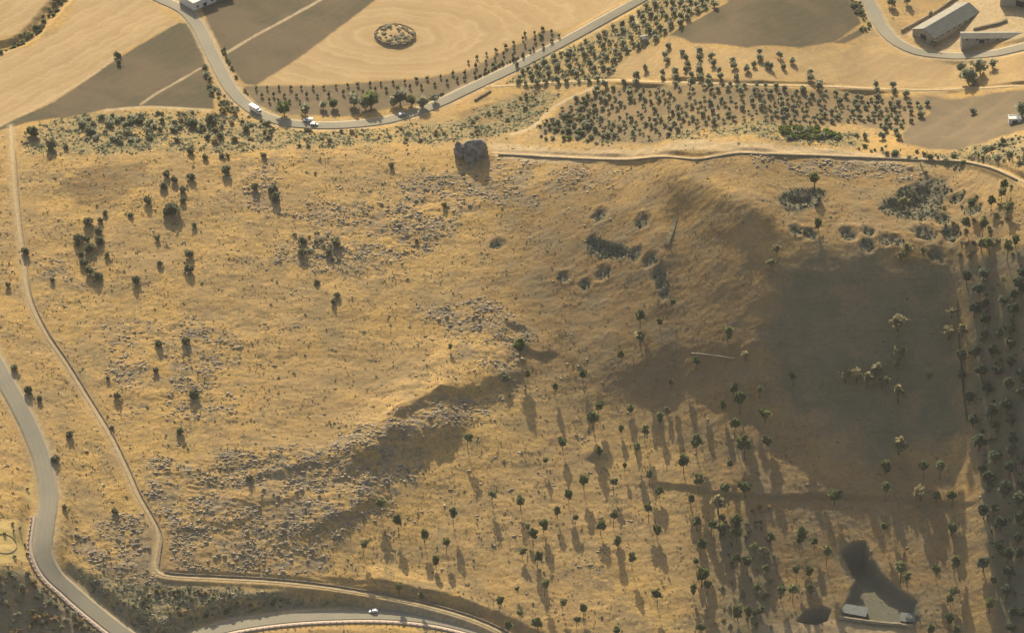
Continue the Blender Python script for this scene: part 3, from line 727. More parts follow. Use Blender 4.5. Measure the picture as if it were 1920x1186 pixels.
# ------------------------------------------------------------------ shapes for the objects
class MB:
    """collects boxes, tubes and loose polygons into one mesh"""
    def __init__(s): s.v = []; s.f = []
    def add(s, verts, faces):
        o = len(s.v); s.v += [tuple(p) for p in verts]; s.f += [tuple(i + o for i in f) for f in faces]
    def box(s, c, size, rz=0.0, taper=1.0, shift=(0, 0)):
        hx, hy, hz = size[0] / 2, size[1] / 2, size[2] / 2; V = []
        for z, k, sh in ((-hz, 1, (0, 0)), (hz, taper, shift)):
            for x, y in ((-hx, -hy), (hx, -hy), (hx, hy), (-hx, hy)):
                x2, y2 = x * k + sh[0], y * k + sh[1]
                V.append((c[0] + x2 * math.cos(rz) - y2 * math.sin(rz), c[1] + x2 * math.sin(rz) + y2 * math.cos(rz), c[2] + z))
        s.add(V, [(3, 2, 1, 0), (4, 5, 6, 7), (0, 1, 5, 4), (1, 2, 6, 5), (2, 3, 7, 6), (3, 0, 4, 7)])
    def tube(s, pts, radii, n=6):
        pts = [Vector(p) for p in pts]; rings = []
        for i, p in enumerate(pts):
            t = (pts[min(i + 1, len(pts) - 1)] - pts[max(i - 1, 0)]).normalized()
            a = t.cross(Vector((0.3, 1, 0.1))).normalized(); b = t.cross(a)
            rings.append([p + (a * math.cos(2 * math.pi * k / n) + b * math.sin(2 * math.pi * k / n)) * radii[i] for k in range(n)])
        V = [q for r in rings for q in r]; F = []
        for i in range(len(pts) - 1):
            for k in range(n): F.append((i * n + k, i * n + (k + 1) % n, (i + 1) * n + (k + 1) % n, (i + 1) * n + k))
        F.append(tuple(range(n))[::-1]); F.append(tuple((len(pts) - 1) * n + k for k in range(n)))
        s.add(V, F)
    def wheel(s, c, r, w):
        n = 12; V = []
        for y in (-w / 2, w / 2):
            V += [(c[0] + r * math.cos(2 * math.pi * k / n), c[1] + y, c[2] + r * math.sin(2 * math.pi * k / n)) for k in range(n)]
        s.add(V, [tuple(range(n)), tuple(range(2 * n - 1, n - 1, -1))] + [(k, k + n, (k + 1) % n + n, (k + 1) % n) for k in range(n)])
    def prism(s, prof, y0, y1):
        """profile in x-z pushed from y0 to y1"""
        n = len(prof)
        s.add([(x, y0, z) for x, z in prof] + [(x, y1, z) for x, z in prof],
              [tuple(range(n)), tuple(range(2 * n - 1, n - 1, -1))] + [(k, k + n, (k + 1) % n + n, (k + 1) % n) for k in range(n)])
    def build(s, name, mat, parent=None): return mesh_obj(name, s.v, s.f, mat, parent)

def crown_data(seed, nclump=9, per=26, flat=0.85, leaf=0.2, spread=0.62, dome=False, cr=0.42):
    """leaf-sized faces in clumps through a crown of radius 1 round the origin"""
    r = np.random.default_rng(seed); V = []; T = []; lop = r.normal(size=2) * 0.14
    for k in range(nclump):
        d = r.normal(size=3); d /= np.linalg.norm(d)
        if dome: d[2] = abs(d[2]) * 0.9
        c = d * spread * r.uniform(0.45, 1.1); c[2] *= flat; c[:2] += lop
        rad = cr * r.uniform(0.7, 1.2); base = r.uniform(0.1, 0.9)
        m = int(per * r.uniform(0.75, 1.3))
        q = r.normal(size=(m, 3)); q /= np.linalg.norm(q, axis=1)[:, None]
        pos = c + q * rad * r.uniform(0.5, 1.0, (m, 1)) * np.array([1, 1, 0.85])
        nrm = q + r.normal(size=(m, 3)) * 0.7; nrm /= np.linalg.norm(nrm, axis=1)[:, None]
        u = np.cross(nrm, r.normal(size=(m, 3))); u /= np.linalg.norm(u, axis=1)[:, None]; w = np.cross(nrm, u)
        sz = leaf * r.uniform(0.6, 1.25, (m, 1))
        V.append(np.stack([pos - u * sz, pos - w * sz * 0.7, pos + u * sz, pos + w * sz * 0.7], 1).reshape(-1, 3))
        T.append(np.repeat(np.clip(base + r.normal(size=m) * 0.2, 0, 1), 4))
    m = nclump * 5                                   # larger inner faces added to make the cast shadow denser
    pos = r.normal(size=(m, 3)) * 0.3 * np.array([1, 1, flat])
    if dome: pos[:, 2] = np.abs(pos[:, 2])
    nrm = r.normal(size=(m, 3)); nrm /= np.linalg.norm(nrm, axis=1)[:, None]
    u = np.cross(nrm, r.normal(size=(m, 3))); u /= np.linalg.norm(u, axis=1)[:, None]; w = np.cross(nrm, u); sz = 0.32
    V.append(np.stack([pos - u * sz, pos - w * sz, pos + u * sz, pos + w * sz], 1).reshape(-1, 3)); T.append(np.full(m * 4, 0.35))
    V = np.concatenate(V); T = np.concatenate(T)
    return V, np.arange(len(V)).reshape(-1, 4), T

def make_tree(name, seed, mat, hc, trunk_r, **kw):
    """tree of crown radius 1 standing on the origin: crown centred at height hc"""
    r = random.Random(seed); root = empty(name, (0, 0, -500))
    V, F, T = crown_data(seed, **kw)
    crown = mesh_obj("crown", V + np.array([0, 0, hc]), F, mat, root, {"tint": ('FLOAT', T)})
    mb = MB(); top = hc - 0.15
    mb.tube([(0, 0, -0.25), (r.uniform(-.06, .06), r.uniform(-.06, .06), top * 0.45), (r.uniform(-.1, .1), r.uniform(-.1, .1), top)], [trunk_r * 1.35, trunk_r, trunk_r * 0.6], 7)
    for k in range(4):
        a = k * 1.6 + r.uniform(-.4, .4); z = top * r.uniform(0.62, 0.85)
        mb.tube([(0, 0, z), (0.3 * math.cos(a), 0.3 * math.sin(a), z + 0.28), (0.62 * math.cos(a), 0.62 * math.sin(a), hc + 0.2)], [trunk_r * .6, trunk_r * .42, trunk_r * .18], 5)
    mb.build("trunk", M_BARK, root)
    return root
def make_bush(name, seed, mat, **kw):
    V, F, T = crown_data(seed, dome=True, **kw)
    V[:, 2] = np.maximum(V[:, 2] + 0.32, -0.05)
    return mesh_obj(name, V, F, mat, None, {"tint": ('FLOAT', T)}, loc=(0, 0, -500))

class Stock:
    """prototypes of one kind; the first use moves the prototype itself"""
    def __init__(s, protos): s.p = protos; s.fresh = [True] * len(protos)
    def place(s, k, loc, scale, rz):
        k %= len(s.p); o = s.p[k]
        if s.fresh[k]: s.fresh[k] = False
        else: o = copy_tree(o)
        o.location = loc; o.rotation_euler = (0, 0, rz)
        o.scale = scale if isinstance(scale, tuple) else (scale,) * 3
        return o
    def clear(s):
        for o, f in zip(s.p, s.fresh):
            if f:
                for c in list(o.children): bpy.data.objects.remove(c)
                bpy.data.objects.remove(o)

ORD = "first second third fourth fifth sixth seventh eighth ninth tenth eleventh twelfth thirteenth fourteenth fifteenth sixteenth seventeenth eighteenth nineteenth twentieth".split()
def nth(k): return ORD[k] if k < len(ORD) else ("twenty-" + ORD[k - 20] if k < 29 else ("thirtieth" if k == 29 else "thirty-" + ORD[k - 30]))
def pxm(p):
    return FPX / np.linalg.norm(np.asarray(p) - CAMPOS)     # photo pixels per metre there
def stand(px, py, rise=0.0):
    """ground point under a crown seen at (px, py) whose centre is `rise` pixels above its foot"""
    return at(px, py + rise)

# ------------------------------------------------------------------ trees on the hillside (crown centre in the photo, half width, look)
SLOPE_TREES = """975 647 12 l|1093 699 8|1041 724 7|1122 757 8|1112 781 11|1183 767 7|1236 778 9|1209 807 8|1194 834 9|1055 828 8|1122 845 7|1023 861 5|1305 828 11|1282 858 12|1356 757 7|1387 747 11|
1378 795 10|1435 773 10|1396 833 12|1438 823 9|1375 723 10|1424 729 7|1364 621 10|1305 675 7|1397 665 7 y|1200 628 12 y|1165 662 7|1238 604 6|1200 591 9|1257 717 5|1165 800 6|1171 871 5|1218 885 9|1251 767 7 y|1370 868 6|
1261 566 6|1236 917 8|1216 953 9|1232 991 9|1310 898 10|1359 911 9|1396 911 11|1295 937 7|1347 941 14 y|1306 975 9|1334 981 9|1352 991 9|1380 974 11|1354 970 7|1381 997 10|1313 1020 9|1305 1048 6|1315 1077 12 l|1232 1114 9|
1299 1102 8|1327 1097 7|1414 1021 9|1433 1033 9 y|1382 1047 7|1402 1049 10|1435 1062 7|1418 1101 8|1383 1143 10|1402 1145 9|1425 1140 9|976 938 8|1045 954 7|1067 928 8|1095 900 9|1150 902 7|1019 981 9|999 1002 8|990 987 5|979 1031 7|
1008 1044 8|1021 1093 8|1126 982 9|1150 967 8|1159 1012 9|1185 1045 8|1079 967 6|975 1145 6|1009 1165 9|1055 1126 7|1094 1139 7|1081 1160 6|1157 1181 8|970 1103 4|1314 1172 9|714 940 9|747 975 9|682 1016 8|797 1001 9|837 1015 8|
818 1048 8|850 963 8|923 926 7|748 1098 7|790 1115 6|936 1121 8|953 1169 8|877 821 8|845 648 5|990 700 6|1683 599 14 y|1688 653 15 y|1682 680 8 y|1585 699 13 y|1606 698 13 y|1627 709 12 y|1654 711 11 y|1642 691 11 y|1684 735 13 y|
1779 619 12 y|1804 618 9 y|1487 704 7|1742 701 6|1685 830 14 y|1660 871 10|1731 872 9|1762 873 10|1845 598 10|1828 657 9|1804 666 9|1804 701 9|1860 656 9|1895 644 9|1872 623 8|1845 630 8|1895 613 9|1894 677 8|1870 692 10|1840 696 10|
1890 719 9|1850 729 9|1817 743 10|1888 758 11|1915 737 8|1915 701 8|1859 771 10|1824 785 10|1895 785 9|1867 797 8|1835 828 11|1898 821 9|1896 843 9|1865 852 10|1842 878 7|1893 878 10|1917 863 8|1812 516 10|1844 514 9|1836 541 10|
1882 521 8 y|1910 530 9|1901 552 8|1916 542 7|1917 512 7|1784 583 9 y|1827 580 10|1847 570 8|1881 562 8|1901 580 9|1852 894 11|1882 914 12|1914 904 9|1910 936 11|1863 952 8|1844 956 11|1875 979 11|1911 969 10|1725 918 13 y|1755 927 7|
1785 927 9|1784 986 9|1908 1008 9|1688 1061 12|1699 1080 7|1789 1052 11|1755 1064 8|1843 1053 11|1871 1019 9|1913 1038 11|1889 1040 10|1890 1073 10|1785 1107 8|1782 1120 8|1855 1131 9 l|1887 1107 9|1897 1144 10|1863 1087 7|1914 1148 8|
1660 914 10|1564 926 10|1501 995 10|1499 1007 8|1526 1015 6|1549 1035 10|1518 1066 9|1493 1068 7|1486 1103 9|1464 1105 9|1518 1102 8|1657 982 8|1443 1005 8|1746 1177 9|1794 1179 8|1779 1159 8|1895 1177 8|1889 386 9|1884 346 7|
1877 360 7|1858 377 7|1842 421 9|1904 447 9|1888 464 9|1855 454 9|1840 456 10 y|1812 416 9|1819 381 8|1694 376 9 y|1527 333 10 l|1534 416 9|1700 462 11 y|1731 467 8 y|1455 464 9 y|1446 490 7 y|1690 476 9 y""".replace("\n", "")
trees = []
for k, e_ in enumerate(SLOPE_TREES.split("|")):
    f_ = e_.split(); trees.append((int(f_[0]), int(f_[1]), int(f_[2]), f_[3] if len(f_) > 3 else "d"))
BANDS = [   # who stands where: test, words
    (lambda x, y: y < 500, "among the round pits near the hill crest"),
    (lambda x, y: x < 1290 and y < 740, "on the upper turf below the round pits"),
    (lambda x, y: x < 1290 and y < 840, "where the long shadows start"),
    (lambda x, y: x < 1290 and y < 925, "on the golden middle slope"),
    (lambda x, y: x < 1290 and y < 985, "on the open golden slope"),
    (lambda x, y: x < 1290 and y < 1060, "on the lower golden slope"),
    (lambda x, y: x < 1290, "on the golden slope beside the hairpin"),
    (lambda x, y: x < 1450 and y < 700, "on brown turf left of the dark slope"),
    (lambda x, y: x < 1450 and y < 780, "at the dark slope's lower left edge"),
    (lambda x, y: x < 1450 and y < 880, "on striped turf below the dark slope"),
    (lambda x, y: x < 1450 and y < 960, "at the left end of the terrace bank"),
    (lambda x, y: x < 1450 and y < 1010, "in the clump below the terrace bank"),
    (lambda x, y: x < 1450 and y < 1085, "in the brushy strip left of the quarry"),
    (lambda x, y: x < 1450, "in the lowest brush left of the quarry"),
    (lambda x, y: x < 1800 and y < 685, "on the upper dark slope"),
    (lambda x, y: x < 1800 and y < 800, "on the middle of the dark slope"),
    (lambda x, y: x < 1800 and y < 890, "at the foot of the dark slope"),
    (lambda x, y: x < 1800 and y < 990, "along the straight terrace bank"),
    (lambda x, y: x < 1600, "left of the quarry cut"),
    (lambda x, y: x < 1800, "right of the quarry cut")]
for q, w in enumerate(("topmost", "second", "third", "fourth", "fifth", "sixth", "seventh", "eighth", "ninth", "lowest")):
    BANDS.append((lambda x, y, q=q: y < 560 + 68 * q or q == 9, f"in the {w} right edge orchard row"))
members = {}
for i, (x, y, r, kd) in enumerate(trees):
    members.setdefault(next(k for k, b in enumerate(BANDS) if b[0](x, y)), []).append(i)
rank = {}
for b, ids in members.items():
    for k, i in enumerate(sorted(ids, key=lambda i: trees[i][0])): rank[i] = (b, k, len(ids))
TALL = dict(nclump=11, per=36, flat=0.95, leaf=0.29)
stock_d = Stock([make_tree("hillside_tree", 100 + k, M_LEAF, [2.6, 2.0, 2.3, 2.8, 2.1, 2.5, 1.9, 2.7][k], 0.058, **dict(TALL, nclump=8 + (3 * k) % 7, spread=0.62 + 0.05 * (k % 4), cr=0.4 - 0.03 * (k % 3), flat=0.95 + 0.12 * (k % 4))) for k in range(8)])
HCS = [2.6, 2.0, 2.3, 2.8, 2.1, 2.5, 1.9, 2.7]
stock_o = Stock([make_tree("orchard_tree", 180 + k, M_ORCH, 1.5, 0.08, nclump=9, per=34, flat=0.85, leaf=0.27, spread=0.66) for k in range(5)])
stock_y = Stock([make_tree("dry_tree", 140 + k, M_YELLOW, 1.5, 0.08, nclump=12, per=30, flat=0.8, leaf=0.16, spread=0.72, cr=0.34) for k in range(3)])
stock_l = Stock([make_tree("bright_tree", 160 + k, M_LIME, 1.9, 0.10, **TALL) for k in range(2)])
for i, (x, y, r, kd) in enumerate(trees):
    if kd == "d" and x > 1800 and y > 500: kd = "o"
    hc = {"d": HCS[i % 8], "o": 1.5, "y": 1.5, "l": 1.9}[kd]
    p = stand(x, y, hc * r * 1.0)
    R = r / pxm(p) * (1.3 if kd == "o" else 1.18)
    o = {"d": stock_d, "y": stock_y, "l": stock_l, "o": stock_o}[kd].place(i, (p[0], p[1], p[2]), (R * random.uniform(.8, 1.12), R * random.uniform(.8, 1.12), R * random.uniform(.9, 1.15)), random.uniform(0, 6.28))
    b, k, n = rank[i]
    look = {"d": "dark green", "o": "blue green", "y": "straw yellow", "l": "bright green"}[kd] + (" slim tree" if r <= 7 else " tree")
    side = "alone" if n == 1 else ("leftmost" if k == 0 else "rightmost" if k == n - 1 else nth(k) + " from the left")
    tag(o, f"{look} {BANDS[b][1]}, {side}", "tree", "trees on the hillside")
for s_ in (stock_d, stock_y, stock_l, stock_o): s_.clear()

# ------------------------------------------------------------------ shrubs on the left of the hill
SHRUBS = """312 327 8|326 337 7|307 349 8|358 332 9|343 356 8|277 375 9|322 393 16|343 376 7|424 320 10|384 295 6|417 292 6|427 292 5|478 351 8|493 292 6|164 416 11|197 400 6|188 414 6|187 434 9|186 451 9|147 447 10|162 449 7|145 459 6|169 464 11|152 478 7|157 492 9|167 507 9|183 518 10|
47 472 9|15 534 6|202 477 6|245 403 6|255 525 9|354 505 10|353 477 9|364 422 5|300 495 6|295 447 6|97 525 5|512 357 10|517 372 10|591 325 3|733 311 6|567 452 8|567 475 9|617 472 8|630 457 8|594 528 6|632 553 7|625 566 6|832 386 6|781 452 4|
364 739 11|292 694 7|340 809 8|130 815 8|220 742 8|210 801 5|29 689 8|54 731 9|74 747 7|349 639 9|298 646 8|104 860 9|202 708 5|121 950 6|215 958 7|468 896 7|948 709 8|357 283 8|359 233 10|394 226 12|61 249 12|96 274 12|124 274 6|220 104 7|223 118 6""".replace("\n", "")
sh = [tuple(int(v) for v in e_.split()) for e_ in SHRUBS.split("|")]
SB = [(lambda x, y: y < 130, "by the upper left brown field"), (lambda x, y: y < 290, "in scrub above the hill's left end"),
      (lambda x, y: y < 400 and x < 600, "near the upper left brow of the hill"), (lambda x, y: x < 210 and 395 < y < 530 and x > 120, "in the dense left hand thicket"),
      (lambda x, y: x < 110, "close to the left track and road"), (lambda x, y: x < 450 and y < 600, "on grass right of the thicket"),
      (lambda x, y: x < 500, "on grass below the thicket"), (lambda x, y: True, "on the stony middle of the hill")]
mem = {}
for i, (x, y, r) in enumerate(sh): mem.setdefault(next(k for k, b in enumerate(SB) if b[0](x, y)), []).append(i)
stock = Stock([make_bush("shrub", 200 + k, M_SHRUB, nclump=10, per=36, flat=0.8, leaf=0.21) for k in range(4)])
for b, ids in mem.items():
    for k, i in enumerate(sorted(ids, key=lambda i: sh[i][0])):
        x, y, r = sh[i]; p = stand(x, y, 0.45 * r); R = r / pxm(p) * 1.08
        o = stock.place(i, (p[0], p[1], p[2]), (R, R, R * random.uniform(1.1, 1.5)), random.uniform(0, 6.28))
        side = "leftmost" if k == 0 else "rightmost" if k == len(ids) - 1 else nth(k) + " from the left"
        tag(o, f"{'large' if r > 10 else 'small' if r < 7 else 'rounded'} dark shrub {SB[b][1]}, {side}", "shrub", "shrubs on the left of the hill")
stock.clear()

# ------------------------------------------------------------------ rows of saplings above the road
ROWA = "480 166|501 165|523 165|544 165|565 164|587 164|608 163|630 162|652 160|672 159|694 158|714 156|738 155|759 153|781 149|802 147|826 144|849 138|872 136|892 124|911 115|928 109|944 101|964 93|984 84|1003 76|1017 69"
ROWB = "490 178|513 178|533 179|555 179|575 178|595 179|617 177|644 174|662 173|681 172|704 167|724 167|747 165|769 163|790 162|814 157|838 153|857 149|872 147|890 139|910 132|926 122|942 117|963 110|980 103|1000 92|1018 85|1033 76"
ROWC = "505 188|522 188|542 190|562 190|878 116|895 108|912 101|930 95|947 87|984 64|1002 62|1016 55|1034 60|1048 67|963 80|980 72|1013 67|961 104|995 95|968 122"
stock = Stock([make_bush("sapling", 230 + k, M_SHRUB, nclump=5, per=16, flat=1.6, leaf=0.28) for k in range(3)])
i = 0
for row, nm in ((ROWA, "upper row"), (ROWB, "middle row"), (ROWC, "lower or odd row")):
    pts = sorted(tuple(int(v) for v in e_.split()) for e_ in row.split("|"))
    for k, (x, y) in enumerate(pts):
        p = stand(x, y, 3); R = random.uniform(0.95, 1.3); i += 1
        o = stock.place(i, (p[0], p[1], p[2]), (R, R, R * 1.75), random.uniform(0, 6.28))
        tag(o, f"dark upright sapling, {nth(k)} from the left in the {nm}", "sapling", "saplings planted between straw field and road")
stock.clear()

# ------------------------------------------------------------------ olive groves and rows behind the crest
def grid_in(px_pts, dx, dy, rot, jit):
    P = at0(px_pts)[:, :2]; c = P.mean(0); ca, sa = math.cos(rot), math.sin(rot); out = []
    for a in range(-60, 61):
        for b in range(-60, 61):
            u = a * dx + (b % 2) * dx * 0.5 + RNG.normal() * jit; v = b * dy + RNG.normal() * jit
            out.append((c[0] + u * ca - v * sa, c[1] + u * sa + v * ca))
    out = np.array(out)
    return out[poly_in(P, out[:, 0], out[:, 1]) > 0.5]
GA = [(952, 158), (985, 122), (1188, 32), (1255, -40), (1366, -40), (1343, 15), (1255, 62), (1220, 86), (1180, 102), (1150, 142), (1135, 156)]
GB = [(1010, 252), (1058, 195), (1110, 172), (1160, 164), (1290, 162), (1480, 168), (1600, 177), (1742, 187), (1738, 224), (1690, 243), (1600, 230), (1500, 236), (1430, 224), (1340, 236), (1290, 242), (1230, 266), (1120, 262)]
A2 = "1253 83|1279 94|1286 106|1289 119|1285 126|1296 137|1294 149|1311 92|1311 106|1311 121|1311 129|1313 142|1332 102|1337 116|1347 129|1351 140|1329 142|1330 152|1373 109|1377 120|1380 142|1413 118|1401 126|1424 94|1425 106|1437 119|1241 131|1243 142|1265 129|1266 142|1267 152|1251 109|1246 99|1191 138|1191 149|1210 126|1170 152|1180 170|1180 182|1135 157|1119 164|1102 175|1444 121|1463 101|1469 121|1487 111|1518 131|1521 143|1536 152|1536 159|1506 164|1642 155|1644 166|1646 177|1674 157|1676 167|1699 173|1704 190|1670 192|1603 187|1575 185|1738 190|1727 200|1726 212|1664 217|1825 206|1622 253|1655 253|1685 253|1660 240|1679 243"
ol = [(x, y, 8.2, 2) for x, y in [tuple(int(v) for v in e_.split()) for e_ in A2.split("|")]]
cand = []
for x, y, r, g_ in ol:
    p = stand(x, y, 0.9 * r); cand.append((p[0], p[1], p[2], 0.9 * r / pxm(p) * random.uniform(.8, 1.15), 2))
for poly, dx, dy, rot, gid, r0 in ((GA, 6.0, 5.4, 0.75, 0, 1.9), (GB, 5.2, 5.6, 0.05, 1, 1.6)):
    for x, y in grid_in(poly, dx, dy, rot, 0.7):
        if gid == 1 and RNG.random() < 0.12: continue
        if any((x - c[0]) ** 2 + (y - c[1]) ** 2 < 9 for c in cand[:len(ol)]): continue
        cand.append((x, y, ground(x, y), r0 * RNG.uniform(0.72, 1.25), gid))
cand.sort(key=lambda c: -(c[3] + (5 if c[4] == 2 else 0)))
OLIVE = dict(nclump=9, per=30, flat=0.85, leaf=0.23)
protos = [make_tree("olive_tree", 300 + k, M_OLIVE, 0.82, 0.09, **OLIVE) for k in range(5)]
stock = Stock(protos); LBL = ["grey green olive tree in the dense grove between upper road and brown field", "small olive tree in the long grove strip behind the hill crest", "olive tree in the loose rows and edges around the two groves"]
GRP = ["olive trees of the roadside grove", "olive trees of the grove behind the crest", "olive trees in loose rows"]
SV, SF, ST, so = [], [], [], 0
for i, (x, y, z, R, g_) in enumerate(cand):
    if i < 298:
        o = stock.place(i, (x, y, z), (R, R, R * random.uniform(.95, 1.25)), random.uniform(0, 6.28)); tag(o, LBL[g_], "tree", GRP[g_])
    else:
        V, F, T = crown_data(900 + i % 7, nclump=7, per=20, flat=0.85, leaf=0.22)
        a = random.uniform(0, 6.28); Rm = np.array([[math.cos(a), -math.sin(a), 0], [math.sin(a), math.cos(a), 0], [0, 0, 1.1]])
        V = (V + np.array([0, 0, 0.85])) @ Rm.T * R + np.array([x, y, z]); SV.append(V); SF.append(F + so); ST.append(T); so += len(V)
stock.clear()
if SV:
    tag(mesh_obj("olive_grove_filling", np.concatenate(SV), np.concatenate(SF), M_OLIVE, None, {"tint": ('FLOAT', np.concatenate(ST))}), kind="stuff")

# ------------------------------------------------------------------ roadside trees, belts of bushes, hedges
BIG = [(533, 204, 15), (572, 206, 12), (606, 198, 9), (625, 197, 10), (664, 190, 14), (695, 187, 17), (684, 196, 12), (751, 184, 16), (772, 190, 11), (793, 193, 13), (738, 192, 10), (815, 186, 9)]
stock = Stock([make_tree("roadside_tree", 400 + k, M_OLIVE if k else M_LEAF, 1.0, 0.07, nclump=13, per=34, flat=0.85, leaf=0.14, cr=0.36) for k in range(3)])
for k, (x, y, r) in enumerate(sorted(BIG)):
    p = stand(x, y - 2, 0.85 * r); R = r / pxm(p)
    o = stock.place(k, (p[0], p[1], p[2]), (R, R, R * 1.15), k * 1.3)
    tag(o, f"bushy tree beside the upper road bend, {nth(k)} from the left", "tree", "roadside trees")
stock.clear()
stock = Stock([make_tree("farm_tree", 430 + k, M_OLIVE, 1.1, 0.08, nclump=12, per=32, flat=0.85, leaf=0.15, cr=0.36) for k in range(2)])
for k, (x, y, r, lab) in enumerate([(1815, 140, 17, "largest dark tree of the clump beside the farm road bend"), (1838, 125, 15, "grey green tree at the upper end of the clump beside the farm road bend"),
        (1803, 125, 10, "thin bare looking tree on the left of the clump beside the farm road bend"), (1860, 120, 9, "small tree on the right of the clump beside the farm road bend"), (1825, 152, 9, "low dark tree at the foot of the clump beside the farm road bend"),
        (1917, 204, 15, "green tree behind the white hut at the right edge"), (1751, 80, 8, "dark tree at the near corner of the long gable barn"), (1745, 27, 6, "small dark tree on the yard wall behind the long gable barn"),
        (1672, 4, 10, "dark tree in the yard corner beside the farm road"), (1700, -2, 10, "dark tree at the top edge between the farm road and the barn yard")]):
    p = stand(x, y, 0.9 * r); R = r / pxm(p)
    tag(stock.place(k, (p[0], p[1], p[2]), (R, R, R * 1.1), k * 1.9), lab, "tree")
stock.clear()
def belt(px_pts, n, rmin, rmax, mats, label, group, name="scrub_bush", seed=500):
    P = at0(px_pts)[:, :2]; lo, hi = P.min(0), P.max(0); st = Stock([make_bush(name, seed + k, m, nclump=7, per=22, flat=0.75, leaf=0.2) for k, m in enumerate(mats)])
    k = 0; tries = 0; got = []
    while k < n and tries < 8000:
        tries += 1; x, y = RNG.uniform(lo, hi)
        if poly_in(P, np.array([x]), np.array([y]))[0] < 0: continue
        R = RNG.uniform(rmin, rmax)
        if any((x - a) ** 2 + (y - b) ** 2 < (0.55 * (R + c)) ** 2 for a, b, c in got): continue
        if np.min(np.hypot(top_c[:, 0] - x, top_c[:, 1] - y)) < 5.5 + R * 0.5 or np.min(np.hypot(low_c[:, 0] - x, low_c[:, 1] - y)) < 8.0 + R * 0.5 or np.min(np.hypot(right_c[:, 0] - x, right_c[:, 1] - y)) < 5.5: continue
        got.append((x, y, R)); k += 1
        tag(st.place(int(RNG.integers(0, 99)), (x, y, ground(x, y)), (R, R, R * RNG.uniform(0.8, 1.3)), RNG.uniform(0, 6.28)), label, "bush", group)
    st.clear()
belt([(148, 225), (205, 216), (290, 222), (290, 262), (215, 272), (150, 262)], 34, 1.6, 3.2, [M_OLIVE, M_SHRUB, M_OLIVE], "grey green bush in the thick scrub patch above the left end of the hill", "bushes of the left scrub patch", seed=500)
belt([(295, 212), (430, 210), (520, 232), (510, 262), (300, 275)], 46, 1.0, 2.8, [M_OLIVE, M_SHRUB, M_DRY], "bush in the scrub belt between the upper road bend and the hill", "bushes of the scrub belt", seed=510)
belt([(375, 105), (392, 110), (420, 160), (455, 208), (420, 212), (395, 180)], 34, 0.9, 2.0, [M_SHRUB, M_OLIVE], "low bush in the hedge along the left side of the upper road", "hedge bushes left of the upper road", "hedge_bush", 520)
belt([(405, 95), (420, 90), (450, 160), (480, 195), (465, 195), (440, 165)], 18, 0.7, 1.5, [M_SHRUB, M_LIME], "low bush on the right verge of the upper road", "verge bushes right of the upper road", "hedge_bush", 530)
belt([(530, 246), (850, 235), (990, 175), (1010, 200), (880, 262), (560, 278)], 50, 0.6, 1.8, [M_SHRUB, M_DRY, M_OLIVE], "sparse bush on the bank below the upper road", "bushes on the bank below the upper road", "bank_bush", 540)
belt([(985, 262), (1010, 235), (1090, 190), (1130, 215), (1160, 262), (1100, 268)], 44, 1.0, 2.4, [M_LIME, M_OLIVE, M_SHRUB], "green bush at the left end of the crest grove", "bushes at the left end of the crest grove", "grove_bush", 550)
belt([(1455, 243), (1490, 235), (1575, 250), (1575, 262), (1480, 262)], 46, 1.3, 2.6, [M_LIME, M_LIME, M_OLIVE], "bright green bush in the patch below the crest grove", "bright bushes below the crest grove", "green_bush", 560)
belt([(1600, 250), (1640, 268), (1760, 288), (1850, 275), (1930, 255), (1930, 320), (1860, 300), (1700, 296), (1590, 275)], 48, 0.8, 2.4, [M_LIME, M_SHRUB, M_OLIVE], "bush on the crest beyond the right end of the terrace wall", "bushes along the right of the crest", "crest_bush", 570)
belt([(1592, -5), (1612, -8), (1630, 30), (1640, 60), (1615, 60)], 26, 0.8, 1.7, [M_OLIVE, M_SHRUB], "low bush between the brown field and the farm road", "hedge bushes along the farm road", "hedge_bush", 580)
belt([(-10, 1075), (50, 1075), (120, 1130), (185, 1186), (-10, 1195)], 60, 0.8, 2.3, [M_SHRUB, M_OLIVE, M_DRY], "dark bush on the shady slope below the hairpin parapet", "bushes below the hairpin parapet", "slope_bush", 590)
belt([(8, 690), (45, 720), (95, 850), (125, 920), (112, 930), (80, 850), (35, 745)], 22, 0.8, 1.8, [M_SHRUB, M_OLIVE], "low bush on the right verge of the left road", "verge bushes along the left road", "hedge_bush", 600)
belt([(-5, 98), (30, 72), (60, 48), (85, 20), (105, -8), (122, -8), (100, 25), (75, 55), (45, 78), (0, 100)], 40, 1.1, 2.2, [M_SHRUB, M_LEAF], "dark bush in the ditch between the upper left straw fields", "bushes in the field ditch", seed=610)
belt([(860, 165), (940, 120), (1040, 78), (1048, 84), (945, 130), (865, 174), (800, 196), (795, 190)], 36, 0.6, 1.3, [M_SHRUB], "low dark bush in the hedge along the upper road below the saplings", "hedge bushes below the saplings", "hedge_bush", 620)
belt([(1750, 330), (1900, 340), (1900, 480), (1800, 490), (1770, 420)], 40, 0.8, 1.9, [M_SHRUB, M_DRY, M_OLIVE], "scrubby bush among the pits at the right of the hill", "bushes among the right pits", "pit_bush", 630)
belt([(1350, 960), (1450, 950), (1460, 1180), (1340, 1180)], 60, 0.7, 1.6, [M_SHRUB, M_DRY, M_OLIVE], "low bush under the trees left of the quarry", "bushes left of the quarry", "thicket_bush", 640)
belt([(1830, 500), (1920, 490), (1920, 1180), (1880, 1180), (1850, 1000)], 70, 0.7, 1.5, [M_SHRUB, M_LEAF], "low dark bush between the orchard trees at the right edge", "bushes of the right orchard", "orchard_bush", 650)
